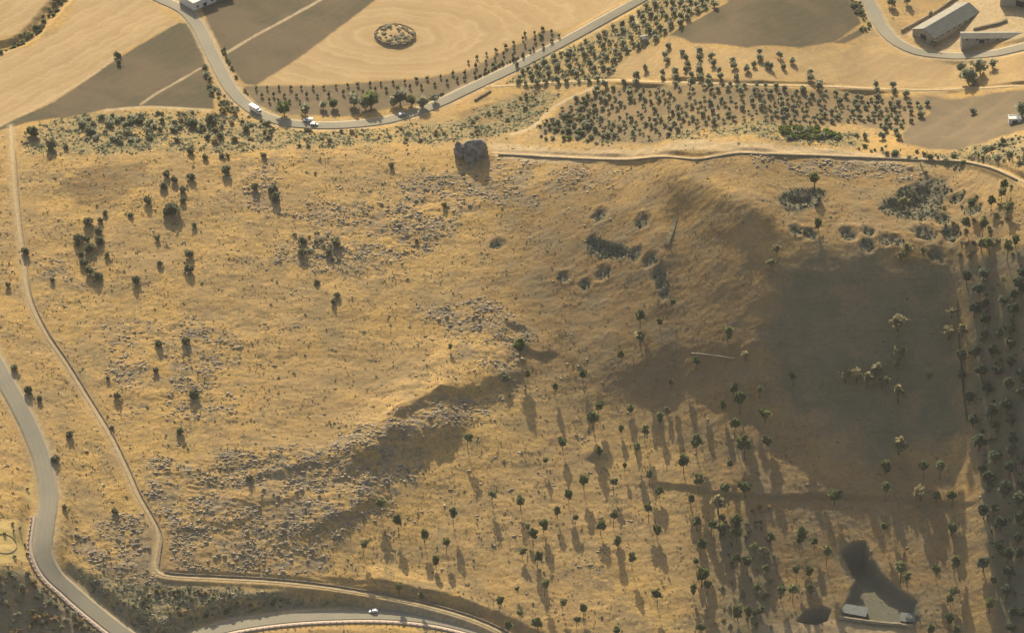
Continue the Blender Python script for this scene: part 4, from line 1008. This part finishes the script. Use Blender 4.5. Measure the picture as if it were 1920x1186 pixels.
belt([(280, 1098), (420, 1108), (580, 1118), (700, 1128), (700, 1140), (560, 1136), (400, 1150), (290, 1160), (230, 1130)], 46, 0.7, 1.7, [M_SHRUB, M_OLIVE, M_DRY], "low bush on the shady cutting above the hairpin road", "bushes on the cutting above the hairpin", "cutting_bush", 670)
belt([(540, 430), (640, 440), (650, 490), (560, 490)], 22, 0.7, 1.6, [M_SHRUB, M_OLIVE], "grey bush in the stony thicket near the middle of the hill", "bushes of the middle thicket", "stony_thicket_bush", 660)

# ------------------------------------------------------------------ loose stone and grass that nobody could count
def ico(seed, jit=0.28):
    import bmesh
    bm = bmesh.new(); bmesh.ops.create_icosphere(bm, subdivisions=1, radius=1.0)
    r = np.random.default_rng(seed); V = np.array([v.co[:] for v in bm.verts]); F = np.array([[v.index for v in f.verts] for f in bm.faces]); bm.free()
    return V * (1 + r.uniform(-jit, jit, (len(V), 1))), F
ROCKS = [ico(k) for k in range(8)]
def points_by(mask, n):
    """n random ground points, dense where the mask is high"""
    w = mask.ravel().astype(np.float64); cdf = np.cumsum(w); idx = np.searchsorted(cdf, RNG.random(n) * cdf[-1])
    b, a = np.unravel_index(np.clip(idx, 0, mask.size - 1), mask.shape)
    x = fx[a] + RNG.uniform(-.5, .5, n) * GX; y = fy[b] + RNG.uniform(-.5, .5, n) * GY
    return x, y, sample(Z, x, y)
free = np.clip(1 - roadM - flat, 0, 1)
clus = sstep(-0.05, 0.45, fbm(XX / 11, YY / 7, 101, 4))
lay = sstep(0.35, 0.05, np.abs(noise(XX / 16 + 0.7 * WOB, (YY + 0.4 * XX) / 6 + WOB, 103)))
rock_density = free * (ZONES["rock"] * (0.2 + 1.2 * clus + 0.9 * lay) * np.where(ZONES["rock"] > 0.2, 1, 0) + 0.09 * hillmask * clus * (XX < 60) + 0.02 * hillmask * clus)
def scatter_rocks(name, n, smin, smax, mask):
    x, y, z = points_by(mask, n); Vs, Fs = [], []; o = 0
    for i in range(n):
        V, F = ROCKS[i % 8]; s_ = smin + (smax - smin) * RNG.random() ** 3
        a = RNG.normal() * 0.55 - 0.25; ca, sa = math.cos(a), math.sin(a)
        W = V * np.array([1.8, 0.95, 0.42]) * s_
        W = np.stack([W[:, 0] * ca - W[:, 1] * sa, W[:, 0] * sa + W[:, 1] * ca, W[:, 2]], 1) + np.array([x[i], y[i], z[i] + 0.08 * s_])
        Vs.append(W); Fs.append(F + o); o += len(V)
    return tag(mesh_obj(name, np.concatenate(Vs), np.concatenate(Fs), M_ROCK), kind="stuff")
scatter_rocks("limestone_rubble", 14000, 0.2, 0.8, rock_density * (1 - ZONES["dark"]) * sstep(-0.35, 0.3, WOB2))
def scatter_tufts(name, n, rmin, rmax, mask, mat, leaves=9, h=0.9):
    x, y, z = points_by(mask, n); m = n * leaves
    R = np.repeat(rmin + (rmax - rmin) * RNG.random(n) ** 2.5, leaves)
    q = RNG.normal(size=(m, 3)); q /= np.linalg.norm(q, axis=1)[:, None]; q[:, 2] = np.abs(q[:, 2]) * h
    pos = np.stack([np.repeat(x, leaves), np.repeat(y, leaves), np.repeat(z, leaves)], 1) + q * (R * RNG.uniform(0.3, 0.9, m))[:, None]
    nr = q + RNG.normal(size=(m, 3)) * 0.6; nr /= np.linalg.norm(nr, axis=1)[:, None]
    u = np.cross(nr, RNG.normal(size=(m, 3))); u /= np.linalg.norm(u, axis=1)[:, None]; w = np.cross(nr, u); s_ = (0.5 * R)[:, None]
    V = np.stack([pos - u * s_, pos - w * s_ * .8, pos + u * s_, pos + w * s_ * .8], 1).reshape(-1, 3)
    T = np.repeat(np.clip(np.repeat(RNG.random(n), leaves) + RNG.normal(size=m) * .15, 0, 1), 4)
    return tag(mesh_obj(name, V, np.arange(m * 4).reshape(-1, 4), mat, None, {"tint": ('FLOAT', T)}), kind="stuff")
lite = free * hillmask * (1 - 0.35 * ZONES["dark"])
scatter_tufts("dry_grass_tussocks", 26000, 0.25, 0.7, lite * (0.25 + 0.9 * sstep(-0.2, 0.4, WOB2)), M_DRY, 7, 0.8)
scatter_tufts("dwarf_scrub", 2800, 0.3, 1.0, lite * clus * np.where(XX < 40, 1.0, 0.35), M_SHRUB, 9)
scatter_tufts("verge_weeds", 6000, 0.4, 1.2, free * np.clip(ZONES["scrub"] - 0.2, 0, 1) * (0.3 + clus), M_OLIVE, 9)

pit_mask = free * np.clip(ZONES["damp"] - 0.25, 0, 1) * (YY > at0([(1500, 600)])[0][1])
scatter_tufts("pit_weeds", 1500, 0.4, 1.15, pit_mask, M_ORCH, 9, 0.7)

# ------------------------------------------------------------------ boulders
stockb = []
for k in range(4):
    V, F = ico(40 + k, 0.34); stockb.append(mesh_obj("boulder", V * np.array([1.2, 0.95, 0.75]), F, M_ROCK, loc=(0, 0, -500)))
stock = Stock(stockb)
for px_pts, n, lab, grp in (([(460, 870), (700, 840), (900, 745), (930, 760), (780, 840), (720, 930), (600, 1060), (480, 1070)], 70, "grey limestone boulder in the rough outcrop on the lower middle slope", "boulders of the lower outcrop"),
                            ([(310, 1010), (460, 990), (560, 1075), (330, 1068)], 28, "grey boulder among the rocks above the corner of the hill track", "boulders above the track corner"),
                            ([(640, 400), (760, 350), (880, 310), (1000, 320), (860, 400), (700, 450)], 40, "pale boulder in the stony band below the crag", "boulders below the crag"),
                            ([(800, 590), (920, 580), (990, 620), (900, 650)], 16, "grey boulder in the stony patch at the middle of the hill", "boulders at the middle of the hill"),
                            ([(1395, 296), (1580, 302), (1730, 316), (1600, 322), (1420, 316)], 22, "grey boulder in the rocks under the right half of the crest path", "boulders under the crest path"),
                            ([(125, 1005), (270, 970), (285, 1050), (180, 1050)], 26, "pale boulder on the rocky ground between the left road and the track", "boulders between road and track")):
    P = at0(px_pts)[:, :2]; lo, hi = P.min(0), P.max(0); k = 0
    while k < n:
        x, y = RNG.uniform(lo, hi)
        if poly_in(P, np.array([x]), np.array([y]))[0] < 0: continue
        s_ = RNG.uniform(0.6, 1.35); k += 1
        tag(stock.place(int(RNG.integers(0, 99)), (x, y, ground(x, y) + 0.15 * s_), (s_, s_, s_), RNG.uniform(0, 6.28)), lab, "boulder", grp)
stock.clear()

# ------------------------------------------------------------------ the crag on the crest
def crag_block(name, size, seed, parent, off=(0, 0, 0)):
    import bmesh
    bm = bmesh.new(); bmesh.ops.create_icosphere(bm, subdivisions=4, radius=1.0)
    V = np.array([v.co[:] for v in bm.verts]); F = np.array([[v.index for v in f.verts] for f in bm.faces]); bm.free()
    rg = np.random.default_rng(seed); N = rg.normal(size=(26, 3)); N[:, 2] *= 0.55; N /= np.linalg.norm(N, axis=1)[:, None]; H = rg.uniform(0.74, 1.02, 26)
    dn = V @ N.T; rad = np.min(np.where(dn > 0.05, H / np.maximum(dn, 0.05), 9.0), axis=1)
    crack = np.abs(noise(V[:, 0] * 3.2 + seed, V[:, 1] * 3.2 + 0.6 * V[:, 2], seed)); crack2 = np.abs(noise(V[:, 2] * 4.2 + V[:, 0], V[:, 1] * 3 + seed, seed + 2))
    V = V * np.minimum(rad, 1.5)[:, None] * (1 - 0.16 * sstep(0.16, 0.0, crack) - 0.08 * sstep(0.14, 0.0, crack2) + 0.06 * noise(V[:, 0] * 7, V[:, 2] * 7 + V[:, 1] * 5, seed + 5))[:, None]
    return mesh_obj(name, V * np.array(size) + np.array(off), F, M_CRAG, parent)
pc = at(890, 292)
crag = empty("rock_crag", (pc[0], pc[1], pc[2]))
tag(crag, "big dark grey rock crag standing alone on the hill crest", "rock")
crag_block("main_block", (7.9, 6.2, 7.9), 3, crag, (0, 0.5, 3.2))
crag_block("side_slab", (3.2, 4.0, 4.6), 8, crag, (-8.2, 0.5, 2.2))
crag_block("foot_rock", (3.4, 2.6, 3.0), 12, crag, (-2.5, -4.8, 0.2))

# ------------------------------------------------------------------ stone ring with weeds in the straw field
ring = empty("stone_ring", (RING[0], RING[1], ground(RING[0], RING[1])))
tag(ring, "oval stone kerbed island full of grey weeds in the straw field", "stone ring")
mb = MB(); r_ = random.Random(4)
for k in range(64):
    a = 2 * math.pi * k / 64; rad = 11.3 + r_.uniform(-.4, .4); x, y = rad * math.cos(a), rad * math.sin(a)
    z = ground(RING[0] + x, RING[1] + y) - ring.location.z
    mb.box((x, y, z + 0.25), (1.25, 0.9, 1.5 + r_.uniform(-.3, .3)), a + math.pi / 2 + r_.uniform(-.2, .2), 0.8)
mb.build("kerb", M_WALL, ring)
stock = Stock([make_bush("weed_clump", 700 + k, M_PALEWEED, nclump=6, per=18, flat=0.8, leaf=0.24) for k in range(3)])
for k in range(46):
    a = r_.uniform(0, 6.28); rad = 10.3 * math.sqrt(r_.random()); x, y = RING[0] + rad * math.cos(a), RING[1] + rad * math.sin(a); R = r_.uniform(0.9, 1.9)
    tag(stock.place(k, (x, y, ground(x, y)), (R, R, R * 0.5), a), "pale grey weed clump inside the stone ring of the straw field", "weeds", "weeds inside the stone ring")
stock.clear()

# ------------------------------------------------------------------ walls, banks and the parapet
def wall_mesh(c, half, h, below, seed, jit=0.12):
    """a rough wall along a ground line; c holds x, y, ground z"""
    tn = np.gradient(c[:, :2], axis=0); tn /= np.linalg.norm(tn, axis=1)[:, None] + 1e-9
    nr = np.stack([-tn[:, 1], tn[:, 0]], 1); s_ = np.arange(len(c)); V = []
    for f, g in ((-1, 0), (-0.8, 1), (0.8, 1), (1, 0)):
        w = half * f * (1 + jit * noise(s_ / 1.7, s_ * 0 + f + 5, seed)); z = c[:, 2] + (h * (1 + jit * 2 * noise(s_ / 2.3, s_ * 0 + f, seed + 1)) if g else -below)
        V.append(np.stack([c[:, 0] + nr[:, 0] * w, c[:, 1] + nr[:, 1] * w, z], 1))
    V = np.stack(V, 1).reshape(-1, 3); i = np.arange(len(c) * 4).reshape(len(c), 4)
    F = [tuple(int(q) for q in f) for f in np.stack([i[:-1, :-1], i[:-1, 1:], i[1:, 1:], i[1:, :-1]], -1).reshape(-1, 4)]
    F += [(0, 1, 2, 3), tuple(int(q) for q in i[-1][::-1])]
    return V, F
def offset_line(c, off, k0=0, k1=None):
    tn = np.gradient(c[:, :2], axis=0); tn /= np.linalg.norm(tn, axis=1)[:, None]
    q = c[:, :2] + np.stack([-tn[:, 1], tn[:, 0]], 1) * off
    q = q[k0:k1]
    return np.stack([q[:, 0], q[:, 1], sample(Z, q[:, 0], q[:, 1])], 1)
def px_line(pts, step=1.2):
    c = curve(at0(pts), step); c[:, 2] = sample(Z, c[:, 0], c[:, 1]); return c
def wall(name, c, half, h, below, label, cat, mat=None, seed=1):
    V, F = wall_mesh(c, half, h, below, seed); return tag(mesh_obj(name, V, F, mat or M_WALL), label, cat)
M_MUD = simple("turfed_bank", (0.27, 0.225, 0.12), (0.18, 0.165, 0.09), 0.8, 0.97, 0.05, 0.6)
M_PALEWALL = simple("pale_stone", (0.36, 0.30, 0.21), (0.25, 0.20, 0.13), 1.0, 0.95, 0.1, 0.5)
yb = track_c[:, 1]; kc = int(np.argmin(np.hypot(track_c[:, 0] - at0([(292, 1066)])[0][0], track_c[:, 1] - at0([(292, 1066)])[0][1])))
wall("dry_stone_wall", offset_line(track_c, 1.9, 14, kc), 0.3, 0.7, 0.6, "long low brown stone wall on the right of the diagonal hill track", "wall", seed=2)
wall("dry_stone_wall", offset_line(track_c, 2.0, kc + 3, kc + 150), 0.32, 0.8, 0.6, "low brown stone wall above the level track over the hairpin road", "wall", seed=3)
wall("retaining_wall", offset_line(crest_c, -1.6, 2, len(crest_c) - 6), 0.6, 0.85, 2.6, "dark retaining wall along the crest path right of the crag", "wall", seed=4)
wall("earth_bank", px_line([(1267, 408), (1260, 432), (1250, 460)]), 1.4, 0.7, 0.6, "short straight turfed bank between two of the upper pits", "bank", M_MUD, 5)
wall("ruined_wall", px_line([(1296, 661), (1330, 665), (1378, 672)]), 0.45, 0.4, 0.5, "pale ruined wall line at the left edge of the dark slope", "wall", M_WALL, 6)
wall("ruined_wall", px_line([(1728, 308), (1732, 318), (1735, 326)]), 1.0, 1.8, 0.5, "short dark wall stump under the right of the crest path", "wall", M_MUD, 7)
wall("field_wall", px_line([(890, 190), (905, 181), (920, 172)]), 0.5, 1.0, 0.4, "short dark wall on the bank below the upper road", "wall", seed=8)
wall("quarry_wall", px_line([(1572, 1157), (1640, 1166), (1712, 1176)]), 0.6, 1.5, 1.0, "long pale wall in front of the quarry sheds", "wall", M_PALEWALL, 9)
wall("yard_wall", px_line([(1690, 60), (1745, 30), (1778, 8), (1800, -8)]), 0.5, 1.6, 0.5, "pale yard wall behind the long gable barn", "wall", M_PALEWALL, 10)
wall("yard_wall", px_line([(1825, 58), (1850, 52), (1872, 47), (1888, 41)]), 0.9, 1.4, 0.5, "low brown wall between the gable barn and the low shed", "wall", M_WALL, 11)
# outer edge of the hairpin
pts0 = at0([(62, 962)])[0]; k0 = int(np.argmin(np.hypot(low_c[:, 0] - pts0[0], low_c[:, 1] - pts0[1])))
tn = np.gradient(low_c[:, :2], axis=0); tn /= np.linalg.norm(tn, axis=1)[:, None]; nr = np.stack([-tn[:, 1], tn[:, 0]], 1)
k1 = len(low_c) - 4
def strip_at(off): return np.column_stack([low_c[k0:k1, :2] + nr[k0:k1] * off, low_c[k0:k1, 2]])
V = []; 
for off, dz in ((-4.95, -0.4), (-4.95, 0.16), (-6.9, 0.18), (-6.9, -2.8)):
    q = strip_at(off); q[:, 2] += dz; V.append(q)
V = np.stack(V, 1).reshape(-1, 3); i_ = np.arange(len(V)).reshape(-1, 4)
tag(mesh_obj("pavement", V, np.stack([i_[:-1, :-1], i_[1:, :-1], i_[1:, 1:], i_[:-1, 1:]], -1).reshape(-1, 4), M_PAVE), kind="structure")
par = empty("parapet", tuple(strip_at(-7.2)[0])); tag(par, "pale pink posted parapet along the outside of the hairpin road", "parapet")
c_ = strip_at(-7.2); base_ = np.array(par.location)
V, F = wall_mesh(c_ - base_, 0.22, 0.65, 3.0, 12, 0.03); mesh_obj("wall", V, F, M_KERB, par)
mb0 = None; L = np.concatenate([[0], np.cumsum(np.hypot(*(c_[1:, :2] - c_[:-1, :2]).T))]); n_post = min(98, int(L[-1] / 3.0))
for k in range(n_post):
    s_ = L[-1] * (k + 0.5) / n_post; x, y, z = (np.interp(s_, L, c_[:, j]) for j in range(3))
    if mb0 is None:
        mb = MB(); mb.box((0, 0, 0.4), (0.6, 0.6, 1.5), 0, 0.92); mb.box((0, 0, 1.2), (0.74, 0.74, 0.12)); mb0 = o = mb.build("post", M_KERB, par)
    else: o = mb0.copy(); COL.objects.link(o); o.parent = par
    o.location = (x - base_[0], y - base_[1], z - base_[2])
# wire fence down the orchard edge
fl = px_line([(1794, 560), (1798, 640), (1804, 720), (1812, 790)], 1.0)
fence = empty("wire_fence", tuple(fl[0])); tag(fence, "dark wire fence between the dark slope and the right edge orchard", "fence")
M_POST = simple("weathered_post", (0.12, 0.10, 0.08), (0.07, 0.06, 0.05), 2, 0.9, 0.1); M_NET = simple("dark_green_net", (0.035, 0.055, 0.045), (0.05, 0.07, 0.055), 1, 0.8, 0.2)
V, F = wall_mesh(fl - fl[0], 0.06, 1.7, -0.1, 14, 0.02); mesh_obj("netting", V, F, M_NET, fence)
mb0 = None
for k in range(0, len(fl), 4):
    if mb0 is None:
        mb = MB(); mb.tube([(0, 0, -0.4), (0, 0, 2.0)], [0.09, 0.08], 6); mb0 = o = mb.build("post", M_POST, fence)
    else: o = mb0.copy(); COL.objects.link(o); o.parent = fence
    o.location = tuple(fl[k] - fl[0])

# ------------------------------------------------------------------ farm buildings
M_WHITE = simple("white_render", (0.78, 0.74, 0.66), (0.68, 0.63, 0.54), 0.5, 0.85, 0.2)
M_PLASTER = simple("grey_plaster", (0.40, 0.36, 0.29), (0.30, 0.27, 0.22), 0.5, 0.9, 0.2)
M_DOOR = simple("dark_opening", (0.05, 0.045, 0.04), (0.035, 0.03, 0.03), 1, 0.8, 0.2)
M_BLUE = simple("blue_grey_sheet", (0.13, 0.19, 0.22), (0.10, 0.15, 0.18), 0.6, 0.6, 0.3)
def sheet_roof(name, c1, c2):
    g = NT(name, 0.7, 0.3); w = g.n.new("ShaderNodeTexWave"); w.inputs["Scale"].default_value = 1.6; w.inputs["Distortion"].default_value = 0.3
    g.l.new(g.tex(), w.inputs["Vector"])
    c = g.mix(g.ramp(g.noise(0.35, 4), 0.3, 0.7), c1, c2); c = g.mix(g.math('MULTIPLY', w.outputs["Fac"], 0.25), c, tuple(v * 0.6 for v in c1))
    g.color(c); g.bump(w.outputs["Fac"], 0.4, 0.1); return g.m
M_ROOF = sheet_roof("weathered_fibre_sheets", (0.25, 0.225, 0.165), (0.19, 0.175, 0.135)); M_ROOF2 = sheet_roof("grey_green_sheets", (0.145, 0.155, 0.13), (0.105, 0.115, 0.098))
def barn(name, a, b, width, eave, rise, label, cat="barn", doors=(), windows=0, roofs=(M_ROOF, M_ROOF), over=0.5):
    """gabled building with its axis from photo ground point a to b"""
    pa, pb = at0([a])[0], at0([b])[0]; mid = (pa + pb) / 2; L = float(np.hypot(*(pb - pa)[:2])); rz = math.atan2(pb[1] - pa[1], pb[0] - pa[0])
    zb = (ground(pa[0], pa[1]) + ground(pb[0], pb[1]) + ground(mid[0], mid[1])) / 3
    root = empty(name, (mid[0], mid[1], zb), rz); tag(root, label, cat)
    h, w = L / 2, width / 2
    mb = MB(); prof = [(-w, -5.0), (w, -5.0), (w, eave), (0, eave + rise), (-w, eave)]
    mb.add([(-h, x, z) for x, z in prof] + [(h, x, z) for x, z in prof], [(0, 1, 2, 3, 4), (9, 8, 7, 6, 5)] + [(k, k + 5, (k + 1) % 5 + 5, (k + 1) % 5) for k in range(5)])
    mb.build("wall", M_PLASTER, root)
    for sgn, mt in ((1, roofs[0]), (-1, roofs[1])):
        e = w + over; ze = eave - rise * over / w; mb = MB(); P = []
        for x in (-h - over, h + over):
            P += [(x, 0, eave + rise + 0.06), (x, sgn * e, ze + 0.06), (x, sgn * e, ze + 0.24), (x, 0, eave + rise + 0.24)]
        mb.add(P, [(0, 1, 2, 3), (7, 6, 5, 4), (0, 4, 5, 1), (1, 5, 6, 2), (2, 6, 7, 3), (3, 7, 4, 0)]); mb.build("roof_slope", mt, root)
    for (end, off, dw, dh) in doors:
        mb = MB()
        if end in (-1, 1): mb.box((end * (h + 0.04), off, dh / 2), (0.12, dw, dh))
        else: mb.box((off, -(w + 0.04), dh / 2), (dw, 0.12, dh))
        mb.build("door", M_DOOR, root)
    for k in range(windows):
        mb = MB(); mb.box((-h + L * (k + 0.5) / windows, -(w + 0.04), eave - 0.9), (1.4, 0.1, 0.8)); mb.build("window", M_DOOR, root)
    return root
barn("gable_barn", (1731, 76), (1815, 21), 15.5, 3.6, 3.2, "long gable barn with a grey green sheet roof beside the farm road", doors=((-1, 0, 4.0, 3.0),), windows=8, roofs=(M_ROOF, M_ROOF2))  # paler and darker roof slopes paint in the sunlit and shaded sides
barn("low_shed", (1801, 91), (1918, 62), 7.0, 3.2, 1.2, "long low shed with a pale roof inside the farm road bend", "shed", doors=((0, -6, 3, 2.4), (0, 8, 3, 2.4)), windows=6)
barn("grey_barn", (1912, 14), (1975, -55), 24.0, 4.5, 2.6, "large grey barn cut by the top right corner", doors=((-1, 0, 5, 3.6),), roofs=(M_ROOF2, M_ROOF2))
barn("grove_hut", (1203, 82), (1213, 76), 4.6, 2.6, 0.9, "small pale hut among the olive trees of the roadside grove", "hut", doors=((-1, 0, 1.2, 2.0),), roofs=(M_ROOF, M_ROOF))
def flat_house(name, px, py, sx, sy, h, rz, mat, label, cat, door=True):
    p = at(px, py); root = empty(name, tuple(p), rz); tag(root, label, cat)
    mb = MB(); mb.box((0, 0, h / 2 - 0.5), (sx, sy, h + 1.0)); mb.build("wall", mat, root)
    mb = MB(); mb.box((0, 0, h + 0.12), (sx + 0.5, sy + 0.5, 0.22))
    for (cx, cy, bx, by) in ((0, sy / 2, sx + 0.5, 0.3), (0, -sy / 2, sx + 0.5, 0.3), (sx / 2, 0, 0.3, sy - 0.1), (-sx / 2, 0, 0.3, sy - 0.1)): mb.box((cx, cy, h + 0.42), (bx, by, 0.4))
    mb.build("roof", mat, root)
    if door: mb = MB(); mb.box((0, -sy / 2 - 0.04, 1.1), (min(2.6, sx * 0.4), 0.12, 2.2)); mb.build("door", M_DOOR, root)
    for k in (-1, 1):
        if sx > 9: mb = MB(); mb.box((k * sx * 0.32, -sy / 2 - 0.04, 1.7), (1.5, 0.1, 1.2)); mb.build("window", M_DOOR, root)
    return root
flat_house("white_house", 371, 4, 17, 13, 4.5, 0.75, M_WHITE, "white flat roofed house cut by the top edge beside the upper road", "house")
flat_house("blue_shed", 418, -3, 10, 5, 3.0, 0.6, M_BLUE, "dark blue grey shed right of the white house at the top edge", "shed")  # box with door and windows added over an unidentified dark blue grey spot
flat_house("white_hut", 1902, 229, 6.4, 4.4, 2.8, 0.05, M_WHITE, "small white hut in front of a tree at the right edge", "hut")

# ------------------------------------------------------------------ quarry sheds
M_ZINC = sheet_roof("pale_green_sheet", (0.14, 0.155, 0.135), (0.10, 0.112, 0.098))
def lean_to(name, px, py, sx, sy, h, rz, label):
    p = at(px, py); root = empty(name, tuple(p), rz); tag(root, label, "shed")
    mb = MB(); mb.add([(-sx / 2, -sy / 2, -0.6), (sx / 2, -sy / 2, -0.6), (sx / 2, sy / 2, -0.6), (-sx / 2, sy / 2, -0.6), (-sx / 2, -sy / 2, h - 0.5), (sx / 2, -sy / 2, h - 0.5), (sx / 2, sy / 2, h + 0.3), (-sx / 2, sy / 2, h + 0.3)],
                      [(3, 2, 1, 0), (4, 5, 6, 7), (0, 1, 5, 4), (1, 2, 6, 5), (2, 3, 7, 6), (3, 0, 4, 7)]); mb.build("wall", M_DOOR, root)
    q = 0.5; mb = MB(); mb.add([(-sx / 2 - q, -sy / 2 - q, h - 0.5), (sx / 2 + q, -sy / 2 - q, h - 0.5), (sx / 2 + q, sy / 2 + q, h + 0.42), (-sx / 2 - q, sy / 2 + q, h + 0.42)] + [(-sx / 2 - q, -sy / 2 - q, h - 0.3), (sx / 2 + q, -sy / 2 - q, h - 0.3), (sx / 2 + q, sy / 2 + q, h + 0.62), (-sx / 2 - q, sy / 2 + q, h + 0.62)],
                      [(3, 2, 1, 0), (4, 5, 6, 7), (0, 1, 5, 4), (1, 2, 6, 5), (2, 3, 7, 6), (3, 0, 4, 7)]); mb.build("roof", M_ZINC, root)
    mb = MB(); mb.box((-sx * 0.2, -sy / 2 - 0.05, 1.0), (2.0, 0.1, 2.0)); mb.build("door", M_POST, root)
lean_to("quarry_shed", 1603, 1151, 11.5, 5.5, 2.6, -0.30, "long pale green roofed shed on the left of the quarry floor")
lean_to("quarry_shed", 1701, 1164, 6.5, 5.0, 2.4, -0.12, "small pale roofed shed on the right of the quarry floor")

# ------------------------------------------------------------------ round bed in the yellow garden
pg = at(6, 1019); bed = empty("flower_bed", tuple(pg)); tag(bed, "round kerbed bed in the yellow sandy garden at the left edge", "flower bed")
mb = MB()
for rad in (6.6,):
    n = int(rad * 7)
    for k in range(n):
        a = 2 * math.pi * k / n; x, y = rad * math.cos(a), rad * math.sin(a)
        mb.box((x, y, ground(pg[0] + x, pg[1] + y) - pg[2] + 0.1), (2 * math.pi * rad / n * 1.05, 0.3, 0.3), a + math.pi / 2)
mb.build("kerb", M_WALL, bed)
stock = Stock([make_bush("garden_shrub", 760 + k, M_SHRUB, nclump=5, per=20, flat=0.9, leaf=0.25) for k in range(2)])
for k, (x, y) in enumerate(sorted([(24, 980), (38, 989), (26, 994), (47, 1020), (51, 1038), (27, 1042), (9, 1000), (52, 915)])):
    p = at(x, y + 2); R = 0.95
    tag(stock.place(k, tuple(p), (R, R, R * 1.3), k), "dark clipped shrub " + ("on the sandy lay-by above the garden" if y < 950 else f"in the yellow garden, {nth(k)} from the left"), "shrub", "garden shrubs")
stock.clear()

# ------------------------------------------------------------------ vehicles
def paint(name, c): return simple(name, c, tuple(v * 0.94 for v in c), 0.4, 0.35, 0.5)
M_WPAINT = paint("white_paint", (0.80, 0.79, 0.76)); M_SILVER = paint("silver_paint", (0.50, 0.51, 0.52)); M_GLASS = simple("dark_glass", (0.03, 0.035, 0.04), (0.02, 0.025, 0.03), 1, 0.15, 0.6)
M_TYRE = simple("tyre_rubber", (0.03, 0.03, 0.03), (0.02, 0.02, 0.02), 1, 0.9, 0.1); M_LAMP = simple("lamp_glass", (0.75, 0.73, 0.66), (0.6, 0.58, 0.5), 1, 0.3, 0.5)
def heading(p, c):
    k = int(np.argmin(np.hypot(c[:, 0] - p[0], c[:, 1] - p[1]))); d = c[min(k + 2, len(c) - 1)] - c[max(k - 2, 0)]
    return math.atan2(d[1], d[0])
def road_spot(px, py, c):
    p = at(px, py); k = int(np.argmin(np.hypot(c[:, 0] - p[0], c[:, 1] - p[1]))); return np.array([p[0], p[1], c[k, 2] + 0.07])
def wheels(root, xs, half, r):
    for x in xs:
        for sgn in (-1, 1):
            mb = MB(); mb.wheel((x, sgn * half, r), r, 0.26); w = mb.build("wheel", M_TYRE, root)
            mb = MB(); mb.wheel((x, sgn * (half + 0.05), r), r * 0.55, 0.2); mb.build("rim", M_SILVER, w)
def make_car(name, p, rz, mat, label, van=False):
    root = empty(name, tuple(p), rz); tag(root, label, "van" if van else "car")
    if van: body = [(-2.5, 0.35), (2.5, 0.35), (2.55, 0.95), (1.75, 1.15), (1.15, 2.0), (-2.45, 2.05)]; gl = [(1.16, 1.35), (1.63, 1.2), (1.12, 1.92), (0.3, 1.92), (0.3, 1.35)]
    else: body = [(-2.1, 0.35), (2.1, 0.35), (2.15, 0.75), (1.2, 0.92), (0.55, 1.42), (-1.2, 1.45), (-1.9, 1.0), (-2.12, 0.9)]; gl = [(1.05, 0.96), (0.52, 1.36), (-1.15, 1.38), (-1.65, 1.0)]
    mb = MB(); mb.prism(body[::-1], -0.88, 0.88); mb.build("body", mat, root)
    mb = MB(); mb.prism(gl[::-1] if not van else gl, -0.895, 0.895); mb.build("side_window", M_GLASS, root)
    mb = MB()
    if van: mb.add([(1.18, -.78, 1.98), (1.18, .78, 1.98), (1.74, .78, 1.18), (1.74, -.78, 1.18)], [(0, 1, 2, 3)])
    else: mb.add([(0.58, -.78, 1.42), (0.58, .78, 1.42), (1.2, .78, 0.95), (1.2, -.78, 0.95)], [(0, 1, 2, 3)])
    w_ = mb.build("windscreen", M_GLASS, root); w_.location = (0.03, 0, 0.02)
    wheels(root, (-1.35, 1.35), 0.8, 0.33)
    for sgn in (-1, 1):
        mb = MB(); mb.box((2.14 if not van else 2.54, sgn * 0.62, 0.68), (0.08, 0.34, 0.18)); mb.build("headlight", M_LAMP, root)
def make_truck(p, rz):
    root = empty("box_truck", tuple(p), rz); tag(root, "white box truck driving down the left arm of the upper road bend", "truck")
    mb = MB(); mb.box((-1.1, 0, 2.35), (6.0, 2.4, 2.6)); mb.build("cargo_box", M_WPAINT, root)
    mb = MB(); mb.prism([(2.05, 0.6), (3.9, 0.6), (3.95, 1.5), (3.6, 2.6), (2.05, 2.7)][::-1], -1.12, 1.12); cab = mb.build("cab", M_WPAINT, root)
    mb = MB(); mb.add([(3.97, -.95, 1.6), (3.97, .95, 1.6), (3.66, .95, 2.5), (3.66, -.95, 2.5)], [(0, 1, 2, 3)]); mb.build("windscreen", M_GLASS, cab)
    for sgn in (-1, 1): mb = MB(); mb.box((3.0, sgn * 1.13, 2.0), (0.8, 0.04, 0.7)); mb.build("side_window", M_GLASS, cab)
    mb = MB(); mb.box((-0.2, 0, 0.85), (7.6, 0.9, 0.3)); mb.build("chassis", M_TYRE, root)
    wheels(root, (-2.9, 2.9), 1.0, 0.48)
p = road_spot(479, 211, top_c); make_truck(p, heading(p, top_c))
p = road_spot(578, 228, top_c); make_car("delivery_van", p, heading(p, top_c) + math.pi, M_WPAINT, "small white van meeting another car on the upper road bend", True)
p = road_spot(589, 235, top_c); make_car("parked_car", p, heading(p, top_c), M_WPAINT, "white car just right of the small van on the upper road bend")
p = road_spot(753, 217, top_c); make_car("parked_car", p, heading(p, top_c), M_SILVER, "silver car in the tree shade on the upper road")
p = road_spot(700, 1147, low_c); make_car("parked_car", p, heading(p, low_c) + math.pi, M_WPAINT, "white car alone on the lower hairpin road")
